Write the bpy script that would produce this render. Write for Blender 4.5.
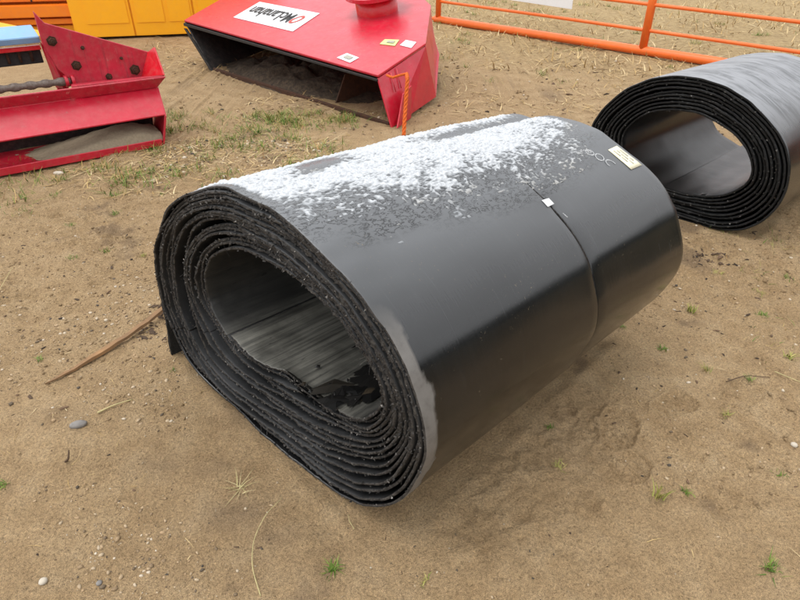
import bpy, bmesh, math, random
import numpy as np
from math import radians, sin, cos, pi
from mathutils import Vector, Matrix

for o in list(bpy.data.objects):
    bpy.data.objects.remove(o)
S = bpy.context.scene
C = S.collection
random.seed(7)
RNG = np.random.default_rng(11)

# ------------------------------------------------------------------ camera
cam_d = bpy.data.cameras.new('camera')
cam = bpy.data.objects.new('camera', cam_d)
C.objects.link(cam)
cam.location = (0, 0, 1.55)
cam.rotation_euler = (radians(90 - 33), 0, 0)
cam_d.sensor_width = 36
cam_d.lens = 27
cam_d.clip_start = 0.02
cam_d.clip_end = 2000
S.camera = cam

# ------------------------------------------------------------------ sky (overcast) and sun
SUN_EL, SUN_AZ = radians(70), radians(-95)        # azimuth from +Y towards +X
W = bpy.data.worlds.new('World')
S.world = W
W.use_nodes = True
wn = W.node_tree.nodes
wl = W.node_tree.links
wn.clear()
sky = wn.new('ShaderNodeTexSky')
sky.sky_type = 'NISHITA'
sky.sun_disc = False
sky.sun_elevation = SUN_EL
sky.sun_rotation = SUN_AZ
sky.air_density = 1.0
sky.dust_density = 6.0
sky.ozone_density = 0.5
hs = wn.new('ShaderNodeHueSaturation')            # a closed cloud deck has hardly any blue
hs.inputs['Saturation'].default_value = 0.10
hs.inputs['Value'].default_value = 1.0
mx = wn.new('ShaderNodeMix')
mx.data_type = 'RGBA'
mx.inputs['Factor'].default_value = 0.72
mx.inputs['B'].default_value = (7.85, 7.92, 8.05, 1)
bg = wn.new('ShaderNodeBackground')
bg.inputs['Strength'].default_value = 0.12
wo = wn.new('ShaderNodeOutputWorld')
wl.new(sky.outputs[0], hs.inputs['Color'])
wl.new(hs.outputs[0], mx.inputs['A'])
wl.new(mx.outputs['Result'], bg.inputs['Color'])
wl.new(bg.outputs[0], wo.inputs['Surface'])

sd = bpy.data.lights.new('sun', 'SUN')
sd.energy = 0.6
sd.angle = radians(45)
sd.color = (1.0, 0.965, 0.91)
so = bpy.data.objects.new('sun', sd)
C.objects.link(so)
sdir = Vector((sin(SUN_AZ) * cos(SUN_EL), cos(SUN_AZ) * cos(SUN_EL), sin(SUN_EL)))
so.rotation_euler = sdir.to_track_quat('Z', 'Y').to_euler()
so.location = (-4, 4, 8)

S.view_settings.view_transform = 'Standard'
S.view_settings.look = 'None'
S.view_settings.gamma = 1
S.view_settings.exposure = 0.88
S.view_settings.use_curve_mapping = False

# ------------------------------------------------------------------ helpers
def tag(o, label=None, cat=None, group=None, kind=None):
    if label: o['label'] = label
    if cat: o['category'] = cat
    if group: o['group'] = group
    if kind: o['kind'] = kind
    return o

def empty(name, loc, label, cat, group=None):
    o = bpy.data.objects.new(name, None)
    C.objects.link(o)
    o.location = loc
    o.empty_display_size = 0.1
    return tag(o, label, cat, group)

def link(name, me, parent=None, mats=None):
    o = bpy.data.objects.new(name, me)
    C.objects.link(o)
    if mats:
        for m in mats: me.materials.append(m)
    if parent is not None:
        o.parent = parent
        o.matrix_parent_inverse = Matrix.Translation(parent.location).inverted()
    return o

def mesh(name, verts, faces, smooth=False):
    me = bpy.data.meshes.new(name)
    me.from_pydata([tuple(map(float, v)) for v in verts], [], faces)
    me.validate()
    if smooth:
        me.polygons.foreach_set('use_smooth', [True] * len(me.polygons))
    me.update()
    return me

def mesh_np(name, verts, quads, smooth=True, mat_idx=None, uv=None, attrs=None):
    """fast mesh from numpy: verts (n,3), quads (m,3|4)"""
    me = bpy.data.meshes.new(name)
    k = quads.shape[1]
    me.vertices.add(len(verts))
    me.vertices.foreach_set('co', np.asarray(verts, np.float32).ravel())
    me.loops.add(quads.size)
    me.loops.foreach_set('vertex_index', np.asarray(quads, np.int32).ravel())
    me.polygons.add(len(quads))
    me.polygons.foreach_set('loop_start', np.arange(0, quads.size, k, dtype=np.int32))
    me.polygons.foreach_set('loop_total', np.full(len(quads), k, np.int32))
    me.polygons.foreach_set('use_smooth', np.full(len(quads), smooth, bool))
    if mat_idx is not None:
        me.polygons.foreach_set('material_index', np.asarray(mat_idx, np.int32))
    if uv is not None:
        l = me.uv_layers.new(name='UVMap')
        l.data.foreach_set('uv', np.asarray(uv, np.float32)[quads.ravel()].ravel())
    if attrs:
        for nm, a in attrs.items():
            t = me.attributes.new(nm, 'FLOAT', 'POINT')
            t.data.foreach_set('value', np.asarray(a, np.float32))
    me.update(calc_edges=True)
    me.validate()
    return me

def slab(name, pts, th, mat, parent=None, bevel=0.003, flip=False):
    """flat polygon (coplanar-ish) extruded by th against its normal, edges bevelled"""
    bm = bmesh.new()
    vs = [bm.verts.new(p) for p in pts]
    f = bm.faces.new(vs)
    bm.normal_update()
    n = f.normal.copy() * (-1 if flip else 1)
    r = bmesh.ops.extrude_face_region(bm, geom=[f])
    for v in r['geom']:
        if isinstance(v, bmesh.types.BMVert): v.co -= n * th
    bmesh.ops.recalc_face_normals(bm, faces=bm.faces[:])
    if bevel:
        bmesh.ops.bevel(bm, geom=bm.edges[:], offset=bevel, segments=1, affect='EDGES', clamp_overlap=True)
    me = bpy.data.meshes.new(name)
    bm.to_mesh(me); bm.free()
    return link(name, me, parent, [mat])

def tube(name, pts, r, mat, parent=None, n=12, caps=True, smooth=True):
    """pts list of points, r radius or list"""
    P = [Vector(p) for p in pts]
    rr = r if isinstance(r, (list, tuple)) else [r] * len(P)
    vs, fs = [], []
    up = None
    for i, p in enumerate(P):
        t = (P[min(i + 1, len(P) - 1)] - P[max(i - 1, 0)]).normalized()
        if up is None:
            up = Vector((0, 0, 1)) if abs(t.z) < .9 else Vector((1, 0, 0))
        a = t.cross(up).normalized(); b = a.cross(t).normalized(); up = b
        for k in range(n):
            w = 2 * pi * k / n
            vs.append(p + (a * cos(w) + b * sin(w)) * rr[i])
    for i in range(len(P) - 1):
        for k in range(n):
            fs.append((i * n + k, i * n + (k + 1) % n, (i + 1) * n + (k + 1) % n, (i + 1) * n + k))
    if caps:
        fs.append(tuple(range(n))[::-1]); fs.append(tuple(range((len(P) - 1) * n, len(P) * n)))
    me = bpy.data.meshes.new(name)
    me.from_pydata([tuple(v) for v in vs], [], fs)
    bm = bmesh.new(); bm.from_mesh(me)
    bmesh.ops.recalc_face_normals(bm, faces=bm.faces[:]); bm.to_mesh(me); bm.free()
    if smooth:
        for p in me.polygons: p.use_smooth = len(p.vertices) == 4
    return link(name, me, parent, [mat])

# value noise ------------------------------------------------------
def _hash(ix, iy, seed):
    h = (ix.astype(np.int64) * 374761393 + iy.astype(np.int64) * 668265263 + seed * 2147483647) & 0xffffffff
    h = ((h ^ (h >> 13)) * 1274126177) & 0xffffffff
    return ((h ^ (h >> 16)) & 0xffffff) / float(0xffffff)

def vnoise(x, y, seed=0):
    x = np.asarray(x, float); y = np.asarray(y, float)
    ix = np.floor(x); iy = np.floor(y)
    fx = x - ix; fy = y - iy
    fx = fx * fx * fx * (fx * (fx * 6 - 15) + 10); fy = fy * fy * fy * (fy * (fy * 6 - 15) + 10)
    a = _hash(ix, iy, seed); b = _hash(ix + 1, iy, seed); c = _hash(ix, iy + 1, seed); d = _hash(ix + 1, iy + 1, seed)
    return (a * (1 - fx) + b * fx) * (1 - fy) + (c * (1 - fx) + d * fx) * fy

def fbm(x, y, seed=0, oct=4, gain=.5):
    s = 0; a = 1; t = 0
    for i in range(oct):
        s = s + a * vnoise(x * 2 ** i + 17.3 * i, y * 2 ** i - 9.1 * i, seed + i * 13); t += a; a *= gain
    return s / t

def sstep(a, b, x):
    t = np.clip((x - a) / (b - a), 0, 1)
    return t * t * (3 - 2 * t)

# ------------------------------------------------------------------ materials
class NT:
    def __init__(s, name):
        s.m = bpy.data.materials.new(name); s.m.use_nodes = True
        s.t = s.m.node_tree; s.n = s.t.nodes; s.l = s.t.links
        s.b = s.n['Principled BSDF']
    def add(s, ty, **kw):
        n = s.n.new(ty)
        for k, v in kw.items():
            if k in n.inputs.keys() if hasattr(n.inputs, 'keys') else False: n.inputs[k].default_value = v
            else: setattr(n, k, v)
        return n
    def tc(s, out='Object'):
        return s.add('ShaderNodeTexCoord').outputs[out]
    def mapping(s, vec, scale=(1, 1, 1), rot=(0, 0, 0)):
        n = s.add('ShaderNodeMapping'); s.l.new(vec, n.inputs['Vector'])
        n.inputs['Scale'].default_value = scale; n.inputs['Rotation'].default_value = rot
        return n.outputs[0]
    def noise(s, vec, scale, detail=4, rough=.55, dist=0):
        n = s.add('ShaderNodeTexNoise'); s.l.new(vec, n.inputs['Vector'])
        n.inputs['Scale'].default_value = scale; n.inputs['Detail'].default_value = detail
        n.inputs['Roughness'].default_value = rough; n.inputs['Distortion'].default_value = dist
        return n.outputs['Fac']
    def voro(s, vec, scale, feature='F1', out='Distance'):
        n = s.add('ShaderNodeTexVoronoi'); n.feature = feature; s.l.new(vec, n.inputs['Vector'])
        n.inputs['Scale'].default_value = scale
        return n.outputs[out]
    def ramp(s, fac, stops):
        n = s.add('ShaderNodeValToRGB'); s.l.new(fac, n.inputs[0])
        e = n.color_ramp.elements
        while len(e) > len(stops): e.remove(e[-1])
        while len(e) < len(stops): e.new(1)
        for i, (p, c) in enumerate(stops):
            e[i].position = p
            e[i].color = (c, c, c, 1) if isinstance(c, (int, float)) else (*c, 1)
        return n.outputs[0]
    def mix(s, fac, a, b, mode='MIX'):
        n = s.add('ShaderNodeMix'); n.data_type = 'RGBA'; n.blend_type = mode
        for inp, v in (('Factor', fac), ('A', a), ('B', b)):
            sock = [i for i in n.inputs if i.name == inp and (i.type == 'RGBA' if inp != 'Factor' else i.type == 'VALUE')][0]
            if isinstance(v, bpy.types.NodeSocket): s.l.new(v, sock)
            elif inp == 'Factor': sock.default_value = v
            else: sock.default_value = (*v, 1)
        return [o for o in n.outputs if o.type == 'RGBA'][0]
    def math(s, op, a, b=0.0, clamp=False):
        n = s.add('ShaderNodeMath'); n.operation = op; n.use_clamp = clamp
        for i, v in enumerate((a, b)):
            if isinstance(v, bpy.types.NodeSocket): s.l.new(v, n.inputs[i])
            else: n.inputs[i].default_value = v
        return n.outputs[0]
    def attr(s, name):
        n = s.add('ShaderNodeAttribute'); n.attribute_name = name
        return n.outputs['Fac']
    def bump(s, h, strength=.3, dist=.01, normal=None):
        n = s.add('ShaderNodeBump'); s.l.new(h, n.inputs['Height'])
        n.inputs['Strength'].default_value = strength; n.inputs['Distance'].default_value = dist
        if normal is not None: s.l.new(normal, n.inputs['Normal'])
        return n.outputs[0]
    def set(s, **kw):
        for k, v in kw.items():
            k = k.replace('_', ' ')
            sock = s.b.inputs[k]
            if isinstance(v, bpy.types.NodeSocket): s.l.new(v, sock)
            elif isinstance(v, tuple): sock.default_value = (*v, 1) if len(v) == 3 and sock.type == 'RGBA' else v
            else: sock.default_value = v
        return s.m

def mat_sand():
    s = NT('sand'); v = s.tc()
    big = s.noise(v, .9, 4, .6); mid = s.noise(v, 7, 5, .65); fine = s.noise(v, 120, 3, .75); grain = s.noise(v, 480, 2, .8)
    base = s.ramp(mid, [(.25, (.355, .233, .118)), (.5, (.50, .347, .190)), (.75, (.60, .44, .262))])
    damp = s.ramp(big, [(.30, 0.0), (.62, 1.0)])
    base = s.mix(s.math('MULTIPLY', damp, .5), base, (.40, .268, .140))
    g = s.ramp(fine, [(.25, .48), (.5, 1.0), (.75, 1.34)])
    col = s.mix(1.0, base, g, 'MULTIPLY')
    g2 = s.ramp(grain, [(.28, .40), (.5, 1.0), (.72, 1.6)])
    col = s.mix(.85, col, g2, 'MULTIPLY')
    # humus stain patches (own shape) and the dry stubble field beyond the machines
    st = s.attr('stain'); col = s.mix(st, col, (.135, .092, .062))
    fd = s.attr('field'); fn = s.noise(v, 11, 6, .75)
    fcol = s.ramp(fn, [(.3, (.16, .105, .045)), (.46, (.38, .27, .13)), (.60, (.52, .39, .20)), (.74, (.24, .20, .08))])
    col = s.mix(s.math('MULTIPLY', fd, .75), col, fcol)
    col = s.mix(s.math('MULTIPLY', s.attr('added_dark'), .85), col, s.mix(fn, (.030, .032, .014), (.075, .065, .03)))  # unseen ground to the right, darkened only for the belt flank's reflection
    h = s.math('ADD', s.math('MULTIPLY', grain, .30), s.math('ADD', s.math('MULTIPLY', fine, .75), s.math('MULTIPLY', mid, .8)))
    nb = s.bump(h, 1.0, .018)
    return s.set(Base_Color=col, Roughness=.93, Normal=nb, Specular_IOR_Level=.25)

def mat_belt(name, base=(.0048, .0049, .0052), dust=(.138, .145, .154), dust_amt=.05, r0=.06, r1=.15, film=0.0, spec=.58):
    """glossy rubber cover: UV x = metres round the roll, y = metres along it"""
    s = NT(name); uv = s.add('ShaderNodeUVMap').outputs[0]; o = s.tc()
    streak = s.noise(s.mapping(uv, (1.2, 55, 1)), 1.0, 5, .65)
    streak2 = s.noise(s.mapping(uv, (3.5, 160, 1)), 1.0, 3, .6)
    cloud = s.noise(o, 2.6, 6, .62, .6)
    d = s.math('MULTIPLY', s.ramp(cloud, [(.32, 0.0), (.72, 1.0)]), s.ramp(streak, [(.3, .35), (.75, 1.0)]))
    d = s.math('MULTIPLY', d, dust_amt)
    # dusty upper part with dark squiggles where melting snow ran through it
    wz = s.attr('wet')
    sq = s.noise(s.mapping(uv, (78, 44, 1)), 1.0, 3, .6, .6)
    worm = s.ramp(sq, [(.50, 0.0), (.525, 1.0), (.575, 1.0), (.60, 0.0)])
    upper = s.attr('dusty')
    d = s.math('ADD', d, s.math('MULTIPLY', upper, .85), True)
    d = s.math('MULTIPLY', d, s.math('SUBTRACT', 1.0, s.math('MULTIPLY', s.math('MULTIPLY', wz, worm), .8), True))
    # scuffs: fine scratches round the roll and blurred rub marks
    scr = s.noise(s.mapping(uv, (2.2, 330, 1)), 1.0, 2, .6); brk = s.noise(s.mapping(uv, (5, 9, 1)), 1.0, 4, .65)
    sc = s.math('MULTIPLY', s.ramp(scr, [(.64, 0.0), (.70, 1.0)]), s.ramp(brk, [(.50, 0.0), (.66, 1.0)]))
    rub = s.ramp(s.noise(s.mapping(uv, (7, 30, 1), (0, 0, .35)), 1.0, 6, .7, .4), [(.60, 0.0), (.74, 1.0)])
    d = s.math('ADD', d, s.math('MULTIPLY', sc, .30), True)
    d = s.math('ADD', d, s.math('MULTIPLY', rub, s.math('MULTIPLY', upper, .22)), True)
    col = s.mix(d, base, dust)
    spk = s.math('MULTIPLY', s.ramp(s.noise(o, 120, 2, .6), [(.68, 0.0), (.71, 1.0)]), s.ramp(s.noise(o, 5, 4, .6), [(.45, 0.0), (.65, .6)]))
    col = s.mix(spk, col, (.17, .135, .09))                                 # dried splashes of sandy water
    mud = s.attr('mud'); mn = s.noise(o, 34, 5, .65)
    col = s.mix(s.math('MULTIPLY', mud, s.ramp(mn, [(.25, .75), (.5, 1.0)])), col, s.mix(mn, (.115, .108, .10), (.19, .18, .168)))
    if film:
        fz = s.math('MULTIPLY', s.attr('dusty'), s.ramp(s.noise(s.mapping(uv, (3.0, 13, 1)), 1.0, 6, .75, .8), [(.40, .05 * film), (.54, film)]))
        col = s.mix(fz, col, (.42, .43, .46))
    rr = s.math('ADD', s.math('MULTIPLY', s.noise(o, 7, 5, .65), r1 - r0), r0)
    rr = s.math('ADD', rr, s.math('MULTIPLY', d, .45)); rr = s.math('ADD', rr, s.math('MULTIPLY', mud, .4), True)
    rr = s.math('ADD', rr, s.math('MULTIPLY', streak2, .13), True)
    h = s.math('ADD', s.math('MULTIPLY', streak2, .25), s.math('ADD', s.math('MULTIPLY', cloud, .8), s.math('MULTIPLY', s.noise(o, 260, 2, .6), .12)))
    nb = s.bump(h, .075, .01)
    return s.set(Base_Color=col, Roughness=rr, Specular_IOR_Level=spec, Normal=nb)

def mat_edge(name, lo=(.022, .020, .0185), hi=(.15, .135, .12), amt=.75):
    s = NT(name); v = s.tc()
    a = s.noise(v, 70, 5, .7); b = s.noise(v, 330, 3, .7)
    col = s.mix(s.ramp(a, [(.38, 0.0), (.75, amt)]), lo, hi)
    col = s.mix(s.ramp(b, [(.64, 0.0), (.70, .5)]), col, (.26, .245, .225))
    return s.set(Base_Color=col, Roughness=.8, Specular_IOR_Level=.35, Normal=s.bump(s.math('ADD', a, b), .8, .008))

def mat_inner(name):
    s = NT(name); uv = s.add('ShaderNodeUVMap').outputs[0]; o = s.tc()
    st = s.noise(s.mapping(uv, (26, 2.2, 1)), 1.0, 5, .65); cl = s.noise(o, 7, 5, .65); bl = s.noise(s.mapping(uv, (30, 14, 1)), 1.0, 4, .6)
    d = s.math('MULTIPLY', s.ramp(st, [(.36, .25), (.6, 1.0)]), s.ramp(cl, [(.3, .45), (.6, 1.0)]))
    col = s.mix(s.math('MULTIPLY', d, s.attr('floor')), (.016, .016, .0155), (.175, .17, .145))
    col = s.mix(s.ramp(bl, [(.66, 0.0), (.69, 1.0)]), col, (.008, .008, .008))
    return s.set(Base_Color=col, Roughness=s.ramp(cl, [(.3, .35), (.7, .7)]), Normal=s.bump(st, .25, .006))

def mat_paint(name, col, col2=None, rough=.35, wear=(.2, .16, .13), wear_amt=.25, scale=6, streak=False, spec=.5, dust=.2):
    s = NT(name); v = s.tc()
    n = s.noise(v, scale, 6, .65); f = s.noise(v, 60, 4, .65)
    col2 = col2 or tuple(c * .8 for c in col)
    c = s.mix(s.ramp(n, [(.3, 0.0), (.7, 1.0)]), col, col2)
    w = s.math('MULTIPLY', s.ramp(s.noise(v, 13, 7, .72), [(.60, 0.0), (.68, 1.0)]), s.ramp(f, [(.4, .2), (.6, 1.0)]))
    c = s.mix(s.math('MULTIPLY', w, wear_amt), c, wear)
    if streak:
        sn = s.noise(s.mapping(v, (38, 38, 2.0)), 1.0, 4, .6)
        c = s.mix(s.math('MULTIPLY', s.ramp(sn, [(.54, 0.0), (.68, 1.0)]), .45), c, (.17, .02, .03))
        sc = s.noise(s.mapping(v, (30, 30, 5)), 1.0, 5, .7)
        c = s.mix(s.math('MULTIPLY', s.ramp(sc, [(.64, 0.0), (.7, 1.0)]), .45), c, (.62, .42, .36))
    # settled dust
    dn = s.noise(v, 22, 5, .7)
    c = s.mix(s.math('MULTIPLY', s.ramp(dn, [(.45, 0.0), (.8, 1.0)]), dust), c, (.40, .30, .24))
    r = s.math('ADD', s.math('MULTIPLY', n, .22), rough - .1, True)
    return s.set(Base_Color=c, Roughness=r, Specular_IOR_Level=spec, Normal=s.bump(s.math('ADD', n, s.math('MULTIPLY', f, .2)), .06, .01))

def mat_plain(name, c1, c2, scale=20, rough=.8, spec=.3, bump=.3, dist=.004, island=False):
    s = NT(name); v = s.tc()
    n = s.noise(v, scale, 5, .65)
    c = s.mix(s.ramp(n, [(.3, 0.0), (.7, 1.0)]), c1, c2)
    if island:
        g = s.add('ShaderNodeNewGeometry').outputs['Random Per Island']
        c = s.mix(1.0, c, s.ramp(g, [(0, .45), (.5, 1.0), (1, 1.35)]), 'MULTIPLY')
    return s.set(Base_Color=c, Roughness=rough, Specular_IOR_Level=spec, Normal=s.bump(n, bump, dist))

def mat_islands(name, stops, rough=.8, spec=.3, trans=0):
    s = NT(name); g = s.add('ShaderNodeNewGeometry').outputs['Random Per Island']
    v = s.tc(); n = s.noise(v, 60, 3, .6)
    c = s.mix(.5, s.ramp(g, stops), s.ramp(n, [(.3, .55), (.7, 1.25)]), 'MULTIPLY')
    return s.set(Base_Color=c, Roughness=rough, Specular_IOR_Level=spec)

M = {}
M['sand'] = mat_sand()
M['belt'] = mat_belt('belt_rubber')
M['belt2'] = mat_belt('belt_rubber_frosted', film=.42, r0=.07, r1=.2)
M['belt_dull'] = mat_belt('belt_rubber_dull', dust_amt=.35, r0=.35, r1=.6, spec=.4)
M['belt_in2'] = mat_belt('belt_rubber_wet_inside', dust_amt=.05, r0=.18, r1=.36, spec=.5)
M['edge'] = mat_edge('cut_belt_edge')
M['edge2'] = mat_edge('cut_belt_edge_wet', lo=(.008, .008, .008), hi=(.05, .048, .045), amt=.35)
M['inner'] = mat_inner('dusty_belt_inside')
M['red'] = mat_paint('red_paint', (.58, .010, .036), (.44, .008, .024), .30, wear_amt=.45, dust=.14, spec=.6)
M['red_worn'] = mat_paint('worn_red_paint', (.54, .016, .046), (.38, .010, .026), .36, streak=True, wear_amt=.45, dust=.2, spec=.6)
M['red_bright'] = mat_paint('bright_red_paint', (.62, .006, .02), (.55, .006, .016), .3, wear_amt=.05)
M['dark_in'] = mat_paint('grimy_grey_lining', (.045, .045, .046), (.02, .019, .018), .7, wear=(.09, .05, .025), wear_amt=.7)
M['rust'] = mat_plain('rusty_steel', (.075, .032, .016), (.035, .018, .012), 30, .85)
M['orange'] = mat_paint('orange_paint', (.95, .43, .003), (.92, .40, .003), .45, wear_amt=.05, dust=.05)
M['orange_d'] = mat_paint('deep_orange_paint', (.85, .24, .004), (.80, .20, .004), .45, wear_amt=.08, dust=.08)
M['yellow'] = mat_paint('yellow_paint', (.90, .52, .03), (.86, .47, .03), .45, wear_amt=.08, dust=.08)
M['gate'] = mat_paint('gate_orange', (.85, .17, .025), (.78, .14, .02), .4, wear_amt=.1, dust=.08)
M['blue'] = mat_paint('pale_blue_paint', (.22, .42, .66), (.18, .36, .6), .3, wear_amt=.1)
M['black'] = mat_plain('black_steel', (.012, .012, .013), (.03, .028, .026), 30, .6)
M['steel'] = mat_plain('dull_steel', (.20, .17, .15), (.10, .07, .05), 60, .5)
M['white'] = mat_plain('white_board', (.78, .79, .8), (.72, .73, .74), 5, .45, bump=.02)
M['cream'] = mat_plain('cream_paper', (.78, .74, .56), (.72, .67, .48), 30, .55, bump=.05)
M['lime'] = mat_plain('lime_paper', (.55, .62, .22), (.6, .66, .3), 30, .55, bump=.05)
M['ink'] = mat_plain('dark_ink', (.022, .022, .025), (.04, .04, .04), 60, .6, bump=.02)
M['ink2'] = mat_plain('faded_ink', (.30, .29, .24), (.42, .40, .33), 90, .6, bump=.02)
M['redink'] = mat_plain('red_ink', (.6, .05, .04), (.6, .08, .06), 60, .6, bump=.02)
M['chalk'] = mat_plain('white_chalk', (.62, .63, .64), (.20, .205, .21), 190, .9, bump=.3)
M['snow'] = None
M['rope'] = mat_plain('orange_rope', (.72, .15, .02), (.5, .09, .015), 90, .8)
M['wood'] = mat_plain('weathered_lath', (.38, .21, .095), (.13, .085, .05), 6, .8)
M['sandheap'] = mat_plain('grey_sand', (.25, .20, .135), (.34, .28, .195), 60, .95, bump=.5)
M['pebble'] = mat_islands('pebbles', [(0, (.07, .06, .05)), (.25, (.24, .17, .10)), (.5, (.40, .28, .16)), (.8, (.46, .36, .24)), (1, (.58, .50, .39))], .85)
M['stone'] = mat_plain('pale_stone', (.55, .49, .40), (.40, .35, .28), 30, .8)
M['gstone'] = mat_plain('grey_stone', (.17, .16, .15), (.27, .25, .23), 40, .8)
M['litter'] = mat_islands('bark_crumbs', [(0, (.03, .022, .018)), (.5, (.085, .055, .035)), (1, (.16, .10, .06))], .9)
M['straw'] = mat_islands('straw', [(0, (.20, .12, .05)), (.35, (.42, .28, .11)), (.7, (.58, .42, .20)), (1, (.66, .54, .32))], .7)
M['grass'] = mat_islands('green_grass', [(0, (.05, .10, .012)), (.5, (.10, .19, .025)), (1, (.22, .28, .05))], .55)
M['weeds'] = mat_islands('mixed_weeds', [(0, (.055, .11, .012)), (.5, (.13, .22, .025)), (.65, (.24, .25, .06)), (.85, (.42, .32, .12)), (1, (.40, .20, .07))], .6)
M['grass_y'] = mat_islands('yellowing_grass', [(0, (.13, .17, .03)), (.5, (.30, .30, .07)), (1, (.46, .38, .14))], .6)
M['grass_dry'] = mat_islands('dry_grass', [(0, (.30, .25, .11)), (.5, (.45, .38, .18)), (1, (.58, .5, .28))], .7)
M['crumb'] = mat_islands('rubber_crumbs', [(0, (.02, .02, .02)), (.6, (.06, .055, .05)), (.92, (.13, .12, .11)), (1, (.30, .285, .265))], .8)
def mat_snow():
    s = NT('granular_snow'); v = s.tc()
    n = s.noise(v, 170, 4, .7); t = s.attr('tint')
    c = s.mix(s.ramp(n, [(.3, 0.0), (.6, 1.0)]), (.36, .38, .41), (.58, .60, .62))
    c = s.mix(s.math('MULTIPLY', s.attr('thin'), .8), c, (.17, .18, .19))     # thin slush lets the rubber show
    c = s.mix(s.math('MULTIPLY', t, .5), c, (.34, .32, .28))
    return s.set(Base_Color=c, Roughness=.8, Specular_IOR_Level=.3, Normal=s.bump(n, .5, .004))
M['snow'] = mat_snow()

# ------------------------------------------------------------------ ground
ROLL_P0 = np.array([-0.215, 1.259, 0.0])
def dirs(azp, aza):
    a, b = radians(azp), radians(aza)
    return np.array([cos(a), -sin(a), 0]), np.array([sin(b), cos(b), 0])
U1, A1 = dirs(43, 46)
ROLL2_P0 = np.array([1.85, 3.066, 0.0])
U2, A2 = dirs(44, 48)

def seg_d(x, y, ax, ay, bx, by):
    dx, dy = bx - ax, by - ay
    t = np.clip(((x - ax) * dx + (y - ay) * dy) / (dx * dx + dy * dy), 0, 1)
    return np.hypot(x - ax - t * dx, y - ay - t * dy), t

def ground_z(x, y):
    x = np.asarray(x, float); y = np.asarray(y, float)
    near = 1 - sstep(6, 14, np.hypot(x, y))
    z = (fbm(x * 1.3, y * 1.3, 3, 3) - .5) * .05 + (fbm(x * 6, y * 6, 5, 3) - .5) * .022 * (.4 + .6 * near)
    rough = sstep(.48, .66, fbm(x * 1.1 + 4, y * 1.1, 21, 3)) + .9 * sstep(.9, 1.6, x) + .5 * sstep(-1.0, -1.5, x) * sstep(1.4, 2.0, y)
    rough = np.clip(rough, 0, 1.2)
    z = z + rough * (fbm(x * 24, y * 24, 9, 3) - .5) * .030 + (fbm(x * 55, y * 55, 15, 2) - .5) * (.005 + .006 * rough)
    lum = sstep(.63, .78, vnoise(x * 34, y * 34, 31)) * rough
    z = z + lum * .006
    # boot prints beside the roll: heel and sole pressed in, with a raised rim and tread bars
    for (px, py, ang, lx, ly, ph) in ((.775, 1.53, 1.15, .105, .062, 0), (.765, 1.355, 1.15, .066, .054, 1), (1.30, 1.72, .7, .11, .06, 0), (1.02, 1.66, .5, .10, .055, 1)):
        X = (x - px) * cos(ang) + (y - py) * sin(ang); Y = -(x - px) * sin(ang) + (y - py) * cos(ang)
        wdt = ly * (1 + .18 * X / lx)
        r = (np.abs(X / lx) ** 3.2 + np.abs(Y / wdt) ** 2.6) ** (1 / 2.8) + (vnoise(x * 40, y * 40, 99) - .5) * .12
        ins = 1 - sstep(.93, 1.0, r)
        z = z - ins * .013 + np.exp(-((r - 1.1) / .10) ** 2) * .008 * (.3 + vnoise(x * 25, y * 25, 98))
        z = z + ins * .005 * sstep(.1, .5, np.sin(X * 190 + np.abs(Y) * 120 + ph))
    # scuffed ridges along the right side of the roll
    rr = (x - .78) * .72 + (y - 1.92) * .69; cc = -(x - .78) * .69 + (y - 1.92) * .72
    z = z + np.sin(rr * 62) * .0035 * np.exp(-(cc / .10) ** 2) * np.exp(-(rr / .28) ** 2)
    # level the seat of the rolls and bank the sand a little against them
    for p0, u, a, w0, w1 in ((ROLL_P0, U1, A1, -.86, .25), (ROLL2_P0, U2, A2, -.75, .12)):
        qx, qy = x - p0[0], y - p0[1]
        uu = qx * u[0] + qy * u[1]; vv = qx * a[0] + qy * a[1]
        du = np.maximum(np.maximum(w0 - uu, uu - w1), 0); dv = np.maximum(np.maximum(-vv, vv - 1.42), 0)
        d = np.hypot(du, dv)
        k = np.exp(-(d / .10) ** 2)
        z = z * (1 - k) + k * (.003 + .006 * vnoise(x * 9, y * 9, 77)) + .012 * np.exp(-((d - .05) / .03) ** 2) * (.2 + vnoise(x * 14, y * 14, 78))
    return z

def axis_coords(lo, hi, f0, f1, step, grow=1.22, lim=420):
    c = list(np.arange(f0, f1 + 1e-6, step))
    s = step; v = c[-1]
    while v < hi: s = min(s * grow, lim); v += s; c.append(v)
    s = step; v = c[0]; l = []
    while v > lo: s = min(s * grow, lim); v -= s; l.append(v)
    return np.array(l[::-1] + c)

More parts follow.
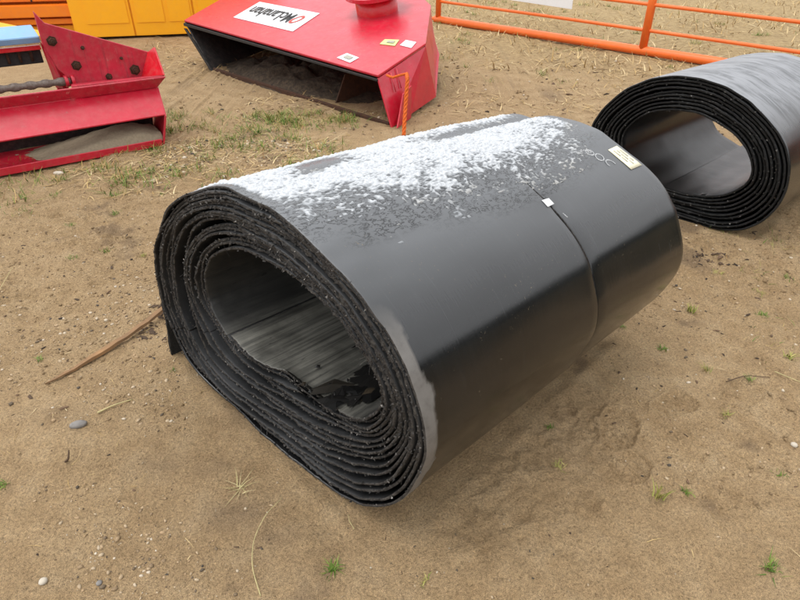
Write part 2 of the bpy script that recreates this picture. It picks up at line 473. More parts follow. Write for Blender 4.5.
gx = axis_coords(-600, 600, -2.3, 2.5, .0085)
gy = axis_coords(-600, 600, .72, 4.1, .0085)
gx = np.unique(np.concatenate([gx, np.arange(.62, 1.12, .0042)])); gy = np.unique(np.concatenate([gy, np.arange(1.22, 1.75, .0042)]))
gx = gx[np.concatenate([[True], np.diff(gx) > .0015])]; gy = gy[np.concatenate([[True], np.diff(gy) > .0015])]
GX, GY = np.meshgrid(gx, gy)
GZ = ground_z(GX, GY)
nx, ny = len(gx), len(gy)
idx = np.arange(nx * ny).reshape(ny, nx)
quads = np.stack([idx[:-1, :-1], idx[:-1, 1:], idx[1:, 1:], idx[1:, :-1]], -1).reshape(-1, 4)
stain = np.zeros_like(GX)
for sx, sy, rx, ry, k in ((-.50, 1.17, .10, .06, .5), (-.36, 1.10, .08, .04, .35), (-.80, 1.38, .10, .05, .25), (-.35, 1.02, .26, .10, .10), (.62, 1.52, .14, .25, .12), (-.55, 1.62, .10, .08, .35), (-.62, 1.36, .08, .04, .25), (-1.25, 1.60, .10, .05, .22)):
    e = ((GX - sx) / rx) ** 2 + ((GY - sy) / ry) ** 2
    stain = np.maximum(stain, k * np.exp(-e) * (.5 + fbm(GX * 30, GY * 30, 50, 3)))
stain = np.maximum(stain, .5 * sstep(.66, .8, fbm(GX * 3.2, GY * 3.2, 88, 5, .62)))
field = sstep(6.2, 9.5, GY + .45 * (GX - 1)) * sstep(-1.5, 1.0, GX + (GY - 9) * .3)
added_dark = sstep(2.9, 4.0, GX - .45 * np.maximum(GY, 0) + (fbm(GX * .7, GY * .7, 55, 3) - .5) * 1.2)  # added dark zone outside the view, there to be mirrored in the roll
gm = mesh_np('ground', np.stack([GX, GY, GZ], -1).reshape(-1, 3), quads, True, attrs={'stain': stain.ravel(), 'field': field.ravel(), 'added_dark': added_dark.ravel()})
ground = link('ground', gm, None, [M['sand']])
tag(ground, 'damp tan sand yard with scuffs, boot prints and scattered litter', 'sand', kind='structure')

# ------------------------------------------------------------------ conveyor belt rolls
class Profile:
    def __init__(s, outer, hole, cen, sm=2.0):
        s.c = np.array(cen); s.n = 720
        s.th = np.arange(s.n) * 2 * pi / s.n
        s.ro = s._rad(outer, sm); s.ri = s._rad(hole, sm * 1.6)
    def _rad(s, pts, sm):
        p = np.array(pts) - s.c
        out = np.zeros(s.n)
        q = np.roll(p, -1, 0)
        for i, t in enumerate(s.th):
            d = np.array([cos(t), sin(t)]); best = 0
            e = q - p
            den = d[0] * e[:, 1] - d[1] * e[:, 0]
            with np.errstate(all='ignore'):
                tt = (p[:, 0] * e[:, 1] - p[:, 1] * e[:, 0]) / den
                ss = (p[:, 0] * d[1] - p[:, 1] * d[0]) / den
            ok = (tt > 0) & (ss >= -1e-6) & (ss <= 1 + 1e-6)
            out[i] = tt[ok].max()
        k = np.exp(-(np.arange(-30, 31) / (sm * 4)) ** 2); k /= k.sum()
        return np.convolve(np.concatenate([out[-30:], out, out[:30]]), k, 'valid')
    def rad(s, th, f):
        x = (np.asarray(th) % (2 * pi)) / (2 * pi) * s.n
        i = np.floor(x).astype(int) % s.n; j = (i + 1) % s.n; w = x - np.floor(x)
        ro = s.ro[i] * (1 - w) + s.ro[j] * w; ri = s.ri[i] * (1 - w) + s.ri[j] * w
        return ri + (ro - ri) * f, ro - ri

class Roll:
    def __init__(s, prof, p0, u, a, L, shrink, table, t, th0, sgn, bump=None, seed=1):
        s.p, s.p0, s.u, s.a, s.L, s.shrink, s.T, s.t, s.th0, s.sgn, s.bump, s.seed = prof, p0, u, a, L, shrink, np.array(table), t, th0, sgn, bump, seed
        s.K = s.T.shape[0] - 1
    def frac(s, k, th):
        """frac of turn k at angle th: a true spiral, blending row k into row k+1 over one turn"""
        ph = (s.sgn * (th - s.th0)) % (2 * pi) / (2 * pi)
        x = (th % (2 * pi)) / (2 * pi) * s.T.shape[1]
        i = np.floor(x).astype(int) % s.T.shape[1]; j = (i + 1) % s.T.shape[1]; w = x - np.floor(x); w = w * w * (3 - 2 * w)
        r0 = s.T[k][i] * (1 - w) + s.T[k][j] * w
        k1 = min(k + 1, s.K)
        r1 = s.T[k1][i] * (1 - w) + s.T[k1][j] * w
        return r0 * (1 - ph) + r1 * ph
    def pos(s, th, rad_frac, off, v):
        """3D point: angle, spiral fraction, metres outward, metres along the roll"""
        r, span = s.p.rad(th, rad_frac)
        if s.bump is not None: off = off + s.bump(th, v) * rad_frac
        uu = s.p.c[0] + (r + off) * np.cos(th); zz = s.p.c[1] + (r + off) * np.sin(th)
        zz = np.maximum(zz, -.004) * (1 - s.shrink * v / s.L)
        return s.p0 + uu[..., None] * s.u + v[..., None] * s.a + zz[..., None] * np.array([0, 0, 1.])
    def front(s, k, th, tail=None):
        """ragged, telescoped front edge"""
        ph = (s.sgn * (th - s.th0)) % (2 * pi) / (2 * pi)
        if tail is not None: ph = tail
        q = k + ph
        low = (vnoise(q * 13.0, q * 0 + s.seed, 5) - .5) * .020 + (vnoise(q * 60, q * 0 + s.seed, 6) - .5) * .004
        bot = np.clip(np.cos(th - radians(-62)), 0, 1) ** 1.5
        return low + bot * .0036 * q + .0004 * q
    def turn(s, k, name, parent, mats, v0=None, v1=None, lift=0., zones=None, M_=560, inner_mat=False, th_span=None):
        M_ = min(M_, 520) if k else M_
        ph = np.linspace(0, 1, M_) if th_span is None else np.linspace(th_span[0], th_span[1], M_)
        # even spacing along the outline
        tt = s.th0 + s.sgn * ph * 2 * pi
        r, _ = s.p.rad(tt, 1.0)
        px = r * np.cos(tt); pz = r * np.sin(tt)
        ln = np.concatenate([[0], np.cumsum(np.hypot(np.diff(px), np.diff(pz)))])
        even = np.linspace(0, ln[-1], M_)
        ph = np.interp(even, ln, ph); th = s.th0 + s.sgn * ph * 2 * pi
        eps = np.clip(ph, 1e-5, 1 - 1e-5)
        f = s.frac(k, s.th0 + s.sgn * eps * 2 * pi)
        wob = (vnoise((k + ph) * 23, ph * 0, s.seed + 3) - .5) * .0016
        rg = np.random.default_rng(s.seed * 100 + k)
        e = s.front(k, th, ph)
        hi = rg.normal(0, .0016, M_) + (vnoise(ph * 170, ph * 0, k + 40) - .5) * .006
        tooth = (rg.random(M_) < .10) * rg.uniform(.002, .007, M_)
        b = s.L + (vnoise(th * 3 + 11 * k, th * 0, 9) - .5) * .02
        a_, z_ = v0 is None, v1 is None
        e0 = e if a_ else np.full(M_, v0)
        e1 = b if z_ else v1 - .007 * np.exp(-((np.degrees(np.angle(np.exp(1j * th))) - 34) / 16) ** 2) - .003 * (vnoise(th * 9, th * 0, 19) - .5)
        inner_v = np.array([.02, .05, .10, .18, .28, .40, .52, .64, .74, .84, .94, 1.04, 1.14, 1.24, 1.32, 1.37])
        if k == 0 and zones: inner_v = np.unique(np.concatenate([inner_v, np.arange(.014, .13, .008)]))
        lo_b, hi_b = (0.0 if a_ else v0), (s.L if z_ else v1)
        inner_v = inner_v[(inner_v > lo_b + .02) & (inner_v < hi_b - .02)]
        rows, uvv, midx = [], [], []
        t = s.t
        fr = (.8 if k else .3) if a_ else .15
        def row(off, v): rows.append(s.pos(th, f, off + wob + lift, v)); uvv.append(np.stack([even, v], -1))
        # outer surface front -> back
        row(np.full(M_, t / 2 - .0012), e0 + .0015 + fr * hi * .5)
        row(np.full(M_, t / 2), e0 + .006)
        for v in inner_v: row(np.full(M_, t / 2), np.full(M_, v))
        row(np.full(M_, t / 2), e1 - .004)
        row(np.full(M_, t / 2 - .001), e1)
        nb0 = len(rows) - 1
        row(np.full(M_, -t / 2 + .001), e1)
        row(np.full(M_, -t / 2), e1 - .004)
        for v in inner_v[::-1]: row(np.full(M_, -t / 2), np.full(M_, v))
        row(np.full(M_, -t / 2), e0 + .006)
        row(np.full(M_, -t / 2 + .0012), e0 + .0015 - fr * hi * .5)
        nf0 = len(rows) - 1
        row(np.full(M_, -t / 6) + fr * rg.normal(0, .0007, M_), e0 - fr * (hi + tooth))
        row(np.full(M_, t / 6) + fr * rg.normal(0, .0007, M_), e0 + fr * (.0015 + rg.normal(0, .0018, M_)))
        R = len(rows)
        V = np.stack(rows, 0)               # R, M, 3
        UV = np.stack(uvv, 0)
        ids = np.arange(R * M_).reshape(R, M_)
        q, mi = [], []
        for i in range(R):
            j = (i + 1) % R
            fq = np.stack([ids[i, :-1], ids[i, 1:], ids[j, 1:], ids[j, :-1]], -1)
            q.append(fq)
            if i >= nf0 or i == nb0: m = 1
            elif i > nb0 and inner_mat: m = 2
            else: m = 0
            mi.append(np.full(M_ - 1, m))
        q = np.concatenate(q); mi = np.concatenate(mi)
        if s.sgn < 0: q = q[:, ::-1]
        # end caps (strip ends)
        at = {}
        if zones:
            TH = np.broadcast_to(th, (R, M_)); VV = UV[..., 1]
            for nm, fn in zones.items():
                z = fn(TH, VV); z = z * ((np.arange(R)[:, None] <= nb0) | (nm == 'floor')); at[nm] = z.ravel()
        else:
            for nm in ('wet', 'dusty', 'mud'): at[nm] = np.zeros(R * M_)
        me = mesh_np(name, V.reshape(-1, 3) - 0, q, True, mi, UV.reshape(-1, 2), at)
        bm = bmesh.new(); bm.from_mesh(me)
        bm.verts.ensure_lookup_table()
        for col in (0, M_ - 1):
            try:
                fc = bm.faces.new([bm.verts[int(v)] for v in ids[:, col]]); fc.material_index = 1
            except ValueError: pass
        bmesh.ops.recalc_face_normals(bm, faces=bm.faces[:])
        bm.to_mesh(me); bm.free()
        return link(name, me, parent, mats)

def stations(cols, K):
    """resample 8 station columns (list of fracs from outside to inside) to K+1 rows"""
    out = []
    for c in cols:
        c = np.array(c); out.append(np.interp(np.linspace(0, 1, K + 1), np.linspace(0, 1, len(c)), c))
    return np.array(out).T

# --- main roll
outer1 = [(-0.862, 0.10), (-0.937, 0.295), (-0.918, 0.466), (-0.877, 0.572), (-0.799, 0.671), (-0.689, 0.767), (-0.571, 0.845), (-0.451, 0.899), (-0.351, 0.927), (-0.245, 0.941), (-0.136, 0.941), (-0.037, 0.925), (0.054, 0.889), (0.139, 0.845), (0.21, 0.797), (0.267, 0.747), (0.318, 0.683), (0.347, 0.605), (0.367, 0.543), (0.376, 0.47), (0.37, 0.418), (0.353, 0.347), (0.319, 0.257), (0.259, 0.163), (0.148, 0.062), (0.0, 0.008), (-0.161, 0.002), (-0.312, 0.002), (-0.502, 0.004), (-0.69, 0.015), (-0.78, .04)]
hole1 = [(-0.519, 0.639), (-0.436, 0.694), (-0.347, 0.739), (-0.253, 0.764), (-0.169, 0.77), (-0.091, 0.763), (-0.033, 0.75), (0.038, 0.733), (0.091, 0.703), (0.153, 0.643), (0.19, 0.595), (0.208, 0.555), (0.207, 0.508), (0.174, 0.446), (0.112, 0.376), (0.036, 0.341), (-0.055, 0.325), (-0.194, 0.33), (-0.359, 0.35), (-0.497, 0.40), (-0.574, 0.467), (-0.568, 0.557)]
prof1 = Profile(outer1, hole1, (-.20, .50), 1.6)
K1 = 15
lin = [1 - i / 15 for i in range(16)]
cols1 = [
    lin,                                                                                            # right
    lin,                                                                                            # upper right
    lin,                                                                                            # top
    [1, .96, .92, .85, .81, .77, .68, .64, .60, .44, .40, .36, .22, .18, .08, 0],                   # upper left
    [1, .97, .87, .84, .81, .73, .70, .67, .41, .38, .35, .32, .14, .11, .05, 0],                   # left
    [1, .97, .90, .87, .84, .70, .67, .64, .61, .42, .39, .36, .20, .17, .05, 0],                   # lower left
    [1, .965, .86, .83, .80, .68, .65, .62, .46, .43, .40, .25, .22, .12, .06, 0],                  # bottom
    [1, .95, .90, .80, .75, .64, .59, .48, .43, .36, .29, .22, .17, .12, .06, 0]]                   # lower right
TH_TAIL = radians(203)
def bump1(th, v):
    """a buckle of the outer wrap on the far shoulder and slow waves"""
    d = np.angle(np.exp(1j * (th - radians(108))))
    d2 = np.angle(np.exp(1j * (th - radians(120))))
    w = sstep(.55, .95, v)
    g = -.015 * np.exp(-(d / .085) ** 2) * w + .009 * np.exp(-(d2 / .10) ** 2) * w
    return g + (vnoise(th * 3.1, v * 2.2, 71) - .5) * .010 * (np.sin(th) > -.7) * sstep(-.75, -.3, np.sin(th)) + (vnoise(th * 1.3 + 5, v * 6, 72) - .5) * .004 * sstep(-.75, -.3, np.sin(th))
roll1 = Roll(prof1, ROLL_P0, U1, A1, 1.40, .08, stations(cols1, K1), .0098, TH_TAIL, -1, bump1, 2)

def snow_cov(th, v):
    """1 on the crown, fading towards the near side"""
    d = np.degrees(np.angle(np.exp(1j * (th - pi / 2))))        # 0 at top, negative towards the right
    edge = np.interp(v, [0, .12, .4, .75, 1.0, 1.2, 1.34, 1.4], [-15, -18, -29, -31, -30, -24, -8, 4])
    n = (fbm(th * 5, v * 6, 61, 3) - .5) * 16
    c = sstep(-24, 32, d - edge + n) * (1 - sstep(48, 66, d))
    c = c * sstep(.01, .04, v) * (1 - sstep(1.33, 1.385, v))
    # bare smear brushed clear, and the wet valley of the buckle
    c = c * (1 - .95 * np.exp(-((v - .30 - .006 * (d - 16)) / .10) ** 2) * sstep(6, 15, d) * (1 - sstep(24, 34, d)))
    bk = np.exp(-((d - 18.5) / 6.5) ** 2) * sstep(.62, .9, v)
    return c * (1 - .93 * bk)

def z_dusty(th, v):
    d = np.degrees(np.angle(np.exp(1j * (th - pi / 2))))
    return sstep(-78, -20, d) * (1 - sstep(70, 100, d)) * (.75 + .5 * fbm(th * 6, v * 5, 91, 3))
def z_wet(th, v):
    d = np.degrees(np.angle(np.exp(1j * (th - pi / 2))))
    edge = np.interp(v, [0, .12, .4, .75, 1.0, 1.2, 1.34, 1.4], [-12, -15, -25, -27, -26, -20, -6, 4])
    return sstep(-20, -8, d - edge + (fbm(th * 7, v * 7, 62, 3) - .5) * 26)
def z_mud(th, v):
    d = np.degrees(np.angle(np.exp(1j * (th - 0))))               # 0 at the right flank
    w = .034 + .018 * np.clip(1 - np.abs(d + 10) / 45, -1, 1) + (fbm(th * 9, th * 0 + 2, 93, 3) - .5) * .05
    return (1 - sstep(w * .82, w, v)) * sstep(-58, -44, d) * (1 - sstep(22, 40, d))
zones1 = {'wet': z_wet, 'dusty': z_dusty, 'mud': z_mud}

roll_a = empty('conveyor_belt_roll', tuple(ROLL_P0 + U1 * -.3 + A1 * .7), 'big sagging roll of black conveyor belt with granular snow on top, in the centre', 'belt roll', 'rolls of used conveyor belt')
mats1 = [M['belt'], M['edge'], M['inner']]
SEAM = .775
roll1.turn(0, 'belt_wrap', roll_a, mats1, v1=SEAM, zones=zones1, lift=.002, M_=640)
roll1.turn(0, 'belt_wrap', roll_a, mats1, v0=SEAM + .007, zones=zones1, lift=-.0025, M_=640)
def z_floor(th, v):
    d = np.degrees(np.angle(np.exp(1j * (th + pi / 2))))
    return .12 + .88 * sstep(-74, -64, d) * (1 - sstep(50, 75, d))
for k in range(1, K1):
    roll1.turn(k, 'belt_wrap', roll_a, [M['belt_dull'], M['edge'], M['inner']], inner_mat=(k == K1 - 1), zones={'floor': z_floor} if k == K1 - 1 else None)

def tail_strip(roll, path, v0, v1, name, parent, mats, t=.013):
    """loose end of the belt hanging away from the roll: path in profile (u, z)"""
    P = np.array(path); n = 26
    x = np.linspace(0, len(P) - 1, n)
    uu = np.interp(x, np.arange(len(P)), P[:, 0]); zz = np.interp(x, np.arange(len(P)), P[:, 1])
    for _ in range(6):
        uu[1:-1] = (uu[:-2] + uu[1:-1] * 2 + uu[2:]) / 4; zz[1:-1] = (zz[:-2] + zz[1:-1] * 2 + zz[2:]) / 4
    du, dz = np.gradient(uu), np.gradient(zz); l = np.hypot(du, dz); nu, nz = dz / l, -du / l
    vs, fs = [], []
    vv = np.linspace(v0, v1, 8)
    rg = np.random.default_rng(5)
    for i in range(n):
        for sgn in (1, -1):
            for q, v in enumerate(vv):
                jit = rg.normal(0, .002) if q in (0, 7) else 0
                p = roll.p0 + roll.u * (uu[i] + sgn * nu[i] * t / 2) + roll.a * (v + jit) + np.array([0, 0, zz[i] + sgn * nz[i] * t / 2])
                vs.append(p)
    def g(i, sg, q): return i * 16 + sg * 8 + q
    for i in range(n - 1):
        for q in range(7):
            fs.append((g(i, 0, q), g(i, 0, q + 1), g(i + 1, 0, q + 1), g(i + 1, 0, q)))
            fs.append((g(i, 1, q), g(i + 1, 1, q), g(i + 1, 1, q + 1), g(i, 1, q + 1)))
        fs.append((g(i, 0, 0), g(i + 1, 0, 0), g(i + 1, 1, 0), g(i, 1, 0)))
        fs.append((g(i, 0, 7), g(i, 1, 7), g(i + 1, 1, 7), g(i + 1, 0, 7)))
    for q in range(7):
        fs.append((g(0, 0, q), g(0, 1, q), g(0, 1, q + 1), g(0, 0, q + 1)))
        fs.append((g(n - 1, 0, q), g(n - 1, 0, q + 1), g(n - 1, 1, q + 1), g(n - 1, 1, q)))
    me = mesh(name, vs, fs, True)
    me.uv_layers.new(name='UVMap')
    return link(name, me, parent, mats)
tail_strip(roll1, [(-.92, .52), (-.948, .42), (-.966, .30), (-.985, .16), (-1.0, .06), (-1.008, -.01)], .012, 1.34, 'belt_tail', roll_a, [M['edge2']])

def crumbs(roll, parent, n_each, seed):
    rg = np.random.default_rng(seed)
    vs, fs = [], []
    tet = np.array([[1, 1, 1], [1, -1, -1], [-1, 1, -1], [-1, -1, 1]], float)
    for k in range(roll.K):
        th = rg.uniform(0, 2 * pi, n_each)
        e = roll.front(k, th)
        f = roll.frac(k, th)
        P = roll.pos(th, f, rg.uniform(-.6, .6, n_each) * roll.t, e - .001 + rg.normal(0, .0015, n_each))
        for p in P:
            s = abs(rg.normal(.0013, .0008)) + .0005
            R = rg.normal(size=(3, 3)); R /= np.linalg.norm(R, axis=0)
            b = len(vs)
            for q in tet @ R: vs.append(p + q * s)
            fs += [(b, b + 1, b + 2), (b, b + 3, b + 1), (b, b + 2, b + 3), (b + 1, b + 3, b + 2)]
    o = link('rubber_crumbs', mesh('rubber_crumbs', vs, fs), parent, [M['crumb']])
    o['kind'] = 'stuff'
crumbs(roll1, roll_a, 230, 3)

# frayed ply threads on the cut edges
def threads(roll, parent, n, seed):
    rg = np.random.default_rng(seed)
    vs, fs = [], []
    for i in range(n):
        k = int(rg.integers(0, roll.K)); th = rg.uniform(0, 2 * pi)
        a = np.array([th]); p = roll.pos(a, roll.frac(k, a), np.zeros(1), roll.front(k, a))[0]
        d = rg.normal(size=3) - roll.a * 1.2; d /= np.linalg.norm(d); side = np.cross(d, rg.normal(size=3)); side /= np.linalg.norm(side)
        L = rg.uniform(.008, .03); w = .0005; b = len(vs)
        for j in range(4):
            q = p + d * L * j / 3 + side * L * .35 * (j / 3) ** 2 + np.array([0, 0, -L * .4 * (j / 3) ** 2])
            vs.append(q + side * w); vs.append(q - side * w)
        fs += [(b + 2 * j, b + 2 * j + 1, b + 2 * j + 3, b + 2 * j + 2) for j in range(3)]
    o = link('frayed_threads', mesh('frayed_threads', vs, fs), parent, [M['crumb']])
    o['kind'] = 'stuff'
threads(roll1, roll_a, 130, 8)

# patches that lie on the outer wrap (labels, tape, chalk)
def patch_on(roll, name, quad, mat, parent, lift=.0038, nu=8, nv=6, th_=.0012):
    """quad: four (theta_deg, v) corners; bilinear sheet lying on the wrap"""
    q = np.array([(radians(a), v) for a, v in quad])
    vs = []
    for h in (th_, 0):
        for i in range(nu + 1):
            for j in range(nv + 1):
                s, t = i / nu, j / nv
                p = q[0] * (1 - s) * (1 - t) + q[1] * s * (1 - t) + q[2] * s * t + q[3] * (1 - s) * t
                vs.append(roll.pos(np.array([p[0]]), roll.frac(0, np.array([p[0]])), np.array([lift + h]), np.array([p[1]]))[0])
    n1 = (nu + 1) * (nv + 1); w = nv + 1; fs = []
    for i in range(nu):
        for j in range(nv):
            a = i * w + j
            fs.append((a, a + w, a + w + 1, a + 1)); fs.append((n1 + a, n1 + a + 1, n1 + a + w + 1, n1 + a + w))
    for i in range(nu):
        a = i * w; fs.append((a, n1 + a, n1 + a + w, a + w)); a += nv; fs.append((a, a + w, n1 + a + w, n1 + a))
    for j in range(nv):
        a = j; fs.append((a, a + 1, n1 + a + 1, n1 + a)); a = nu * w + j; fs.append((a, n1 + a, n1 + a + 1, a + 1))
    me = mesh(name, vs, fs, True)
    bm = bmesh.new(); bm.from_mesh(me); bmesh.ops.recalc_face_normals(bm, faces=bm.faces[:]); bm.to_mesh(me); bm.free()
    return link(name, me, parent, [mat])

def stroke_on(roll, name, pts, wid, mat, parent, lift=.0036):
    """chalk stroke: (theta_deg, v) polyline drawn on the wrap"""
    P = np.array([(radians(a), v) for a, v in pts])
    Q = roll.pos(P[:, 0], roll.frac(0, P[:, 0]), np.full(len(P), lift), P[:, 1])
    N = roll.pos(P[:, 0], roll.frac(0, P[:, 0]), np.full(len(P), lift + .01), P[:, 1]) - Q
    vs, fs = [], []
    for i in range(len(Q)):
        t = Q[min(i + 1, len(Q) - 1)] - Q[max(i - 1, 0)]
        sd = np.cross(t, N[i]); sd /= np.linalg.norm(sd) + 1e-9
        w = wid * (.8 + .4 * random.random()) / 2
        nn = N[i] / np.linalg.norm(N[i])
        vs += [Q[i] + sd * w, Q[i] + nn * .0012, Q[i] - sd * w]
    for i in range(len(Q) - 1):
        b = 3 * i
        fs += [(b, b + 1, b + 4, b + 3), (b + 1, b + 2, b + 5, b + 4)]
    me = mesh(name, vs, fs, True)
    return link(name, me, parent, [mat])

# --- second roll
outer2 = [(-.93, .44), (-0.87, 0.556), (-0.75, 0.684), (-0.624, 0.762), (-0.496, 0.798), (-0.355, 0.812), (-0.21, 0.789), (-0.077, 0.737), (0.027, 0.674), (0.099, 0.615), (0.155, 0.545), (0.204, 0.451), (0.226, 0.344), (0.21, 0.232), (0.164, 0.124), (0.08, 0.04), (-0.037, 0.003), (-0.156, 0.0), (-0.3, 0), (-.5, .005), (-.68, .05), (-.83, .15), (-.92, .30)]
hole2 = [(-0.705, 0.433), (-0.64, 0.523), (-0.557, 0.58), (-0.443, 0.61), (-0.325, 0.617), (-0.221, 0.594), (-0.112, 0.553), (-0.04, 0.493), (0.006, 0.429), (0.026, 0.36), (0.005, 0.294), (-0.073, 0.216), (-0.162, 0.174), (-0.295, 0.151), (-.45, .16), (-.6, .22), (-.69, .33)]
prof2 = Profile(outer2, hole2, (-.34, .40), 2.0)
K2 = 10
cols2 = [
    [1, .9, .8, .7, .6, .5, .4, .3, .2, .1, 0],
    [1, .9, .8, .7, .6, .5, .4, .3, .2, .1, 0],
    [1, .9, .81, .71, .6, .5, .4, .3, .2, .1, 0],
    [1, .92, .84, .73, .58, .5, .42, .3, .2, .1, 0],
    [1, .93, .82, .74, .6, .52, .4, .32, .18, .09, 0],
    [1, .94, .8, .73, .57, .5, .38, .3, .17, .09, 0],
    [1, .94, .79, .73, .57, .5, .36, .29, .17, .09, 0],
    [1, .92, .81, .72, .59, .5, .39, .3, .19, .1, 0]]
def bump2(th, v):
    return (vnoise(th * 3.1 + 9, v * 2.2, 171) - .5) * .012 * sstep(-.75, -.3, np.sin(th))
roll2 = Roll(prof2, ROLL2_P0, U2, A2, 1.2, .04, stations(cols2, K2), .0125, radians(250), -1, bump2, 7)
roll_b = empty('conveyor_belt_roll', tuple(ROLL2_P0 + U2 * -.35 + A2 * .42), 'glossy black conveyor belt roll behind on the right, partly cut by the frame', 'belt roll', 'rolls of used conveyor belt')
zero = lambda th, v: th * 0
def z_dusty2(th, v):
    d = np.degrees(np.angle(np.exp(1j * (th - pi / 2))))
    return sstep(-75, -35, d) * (1 - sstep(60, 95, d))
mats2 = [M['belt2'], M['edge2'], M['inner']]
for k in range(K2):
    roll2.turn(k, 'belt_wrap', roll_b, mats2 if k == 0 else [M['belt_in2'], M['edge2'], M['belt_in2']], zones={'wet': zero, 'dusty': z_dusty2 if k == 0 else zero, 'mud': zero}, M_=420)
crumbs(roll2, roll_b, 130, 13)

# --- granular snow lying on the main roll
def snow():
    th = np.arange(radians(50), radians(150), .0034)[::-1]; v = np.arange(.012, 1.392, .0034)
    TH, VV = np.meshgrid(th, v, indexing='ij')
    cov = snow_cov(TH, VV)
    r = .55
    wx = (fbm(TH * r / .03, VV / .03, 310, 2) - .5) * .03; wy = (fbm(TH * r / .03 + 7, VV / .03, 311, 2) - .5) * .03
    rid = 1 - np.abs(vnoise((TH * r + wx) / .014, (VV + wy) / .022, 301) * 2 - 1)
    g = .36 * rid + .36 * vnoise(TH * r / .0075 + 3, VV / .009, 302) + .28 * vnoise(TH * r / .05, VV / .05, 303)
    g = (g - .5) * 1.25 + .5
    h = cov * .885 - (1 - g)
    keep_v = h > 0.02
    H = np.clip(h, 0, 1) ** .7 * .0085 * (.35 + 1.3 * vnoise(TH * r / .008, VV / .008, 305)) - .0006
    thin = 1 - sstep(.02, .34, h)
    P = roll1.pos(TH, roll1.frac(0, TH), H + np.where(VV < SEAM, .0068, .0026), VV)
    i = np.arange(TH.size).reshape(TH.shape)
    kq = keep_v[:-1, :-1] | keep_v[1:, :-1] | keep_v[:-1, 1:] | keep_v[1:, 1:]
    q = np.stack([i[:-1, :-1], i[:-1, 1:], i[1:, 1:], i[1:, :-1]], -1)[kq]
    used = np.unique(q); mp = np.zeros(TH.size, int); mp[used] = np.arange(len(used))
    tint = (1 - sstep(.15, .6, cov)) * sstep(.45, .6, fbm(TH * 6, VV * 5, 306, 3))
    me = mesh_np('snow', P.reshape(-1, 3)[used], mp[q], True, attrs={'tint': tint.ravel()[used], 'thin': thin.ravel()[used]})
    o = link('snow', me, None, [M['snow']])
    tag(o, 'white granular snow lying along the crown of the big belt roll', 'snow', kind='stuff')
snow()
# ------------------------------------------------------------------ red discharge hood
HZ = lambda x, y: .5 + ((x + 2.467) * .124 + (y - 7.49) * .168) / .978     # plane of the top plate
def hp(x, y, dz=0.0): return Vector((x, y, HZ(x, y) + dz))
hood = empty('discharge_hood', (-1.1, 6.7, 0), 'red steel discharge hood with dark open mouth, lying on the sand', 'machine part')
TLc, TRc, SRc, BKc, BK2, BLc = (-2.467, 7.49), (-.183, 5.211), (.231, 5.782), (.318, 6.805), (.02, 7.9), (-1.9, 8.75)
slab('top_plate', [hp(*p) for p in (TLc, TRc, SRc, BKc, BK2, BLc)], .022, M['red'], hood, .004)
GA, GB = Vector((-2.149, 7.173, .0)), Vector((-.068, 5.097, -.01))
SLW, SLB = Vector((.345, 5.881, .05)), Vector((.098, 5.371, .03))
slab('side_panel', [hp(*TRc, -.026), GB, SLB, SLW, hp(*SRc, -.026)], .016, M['red'], hood, .003)
slab('side_panel', [hp(*SRc, -.026), SLW, Vector((.41, 6.594, .30)), Vector((.36, 6.9, .42)), hp(*BKc, -.026)], .016, M['red'], hood, .003)
slab('side_panel', [hp(*BKc, -.026), Vector((.36, 6.93, .40)), Vector((.12, 7.9, .3)), hp(*BK2, -.026)], .016, M['red'], hood, .003)
slab('side_panel', [hp(*TLc, -.026), hp(*BLc, -.026), Vector((-1.75, 8.6, 0)), GA], .016, M['dark_in'], hood, .003)
slab('back_plate', [hp(*BLc, -.03), hp(*BK2, -.03), Vector((.05, 7.7, 0)), Vector((-1.75, 8.55, 0))], .016, M['dark_in'], hood, .003)
e_h = Vector((.708, -.706, 0)); n_h = Vector((.706, .708, 0))
# black sealing strip along the mouth, ribs on the near flank, rusty lower lip, inner gusset plates
a = hp(*TLc, -.03) + n_h * .004; b = hp(*TRc, -.03) + n_h * .004
slab('mouth_strip', [a, b, b - Vector((0, 0, .018)), a - Vector((0, 0, .03))], .02, M['black'], hood, .002)
a = hp(*TLc, -.085) - n_h * .004; b = GA + Vector((0, 0, .02)) - n_h * .004
slab('mouth_strip', [a, a + e_h * .05, b + e_h * .05, b], .02, M['black'], hood, .002)
slab('lower_lip', [GA + Vector((.02, -.02, .05)), GA + Vector((.02, -.02, -.02)), GB + Vector((-.03, .05, -.03)), GB + Vector((-.03, .05, .03))], .03, M['rust'], hood, .004)
for t, dz in ((.70, .26),):
    p = GA.lerp(GB, t)
    slab('gusset', [p + n_h * .12 + Vector((0, 0, .02)), p + n_h * .9 + Vector((0, 0, .02)), p + n_h * .9 + Vector((0, 0, dz + .1)), p + n_h * .25 + Vector((0, 0, dz))], .015, M['rust'], hood, .002)
for i in range(2):
    t = .22 + i * .12
    p = hp(*TRc).lerp(hp(*SRc), t) + Vector((.012, -.01, -.035)); q = GB.lerp(SLB, t * 2.0); q = p.lerp(q, .38) + Vector((.012, -.012, 0))
    tube('rib', [p, q], .005, M['red'], hood, 6)
slab('support_foot', [Vector((-.02, 5.06, .0)), Vector((.10, 5.36, .0)), Vector((.10, 5.36, .28)), Vector((.03, 5.2, .25))], .012, M['red'], hood, .002)
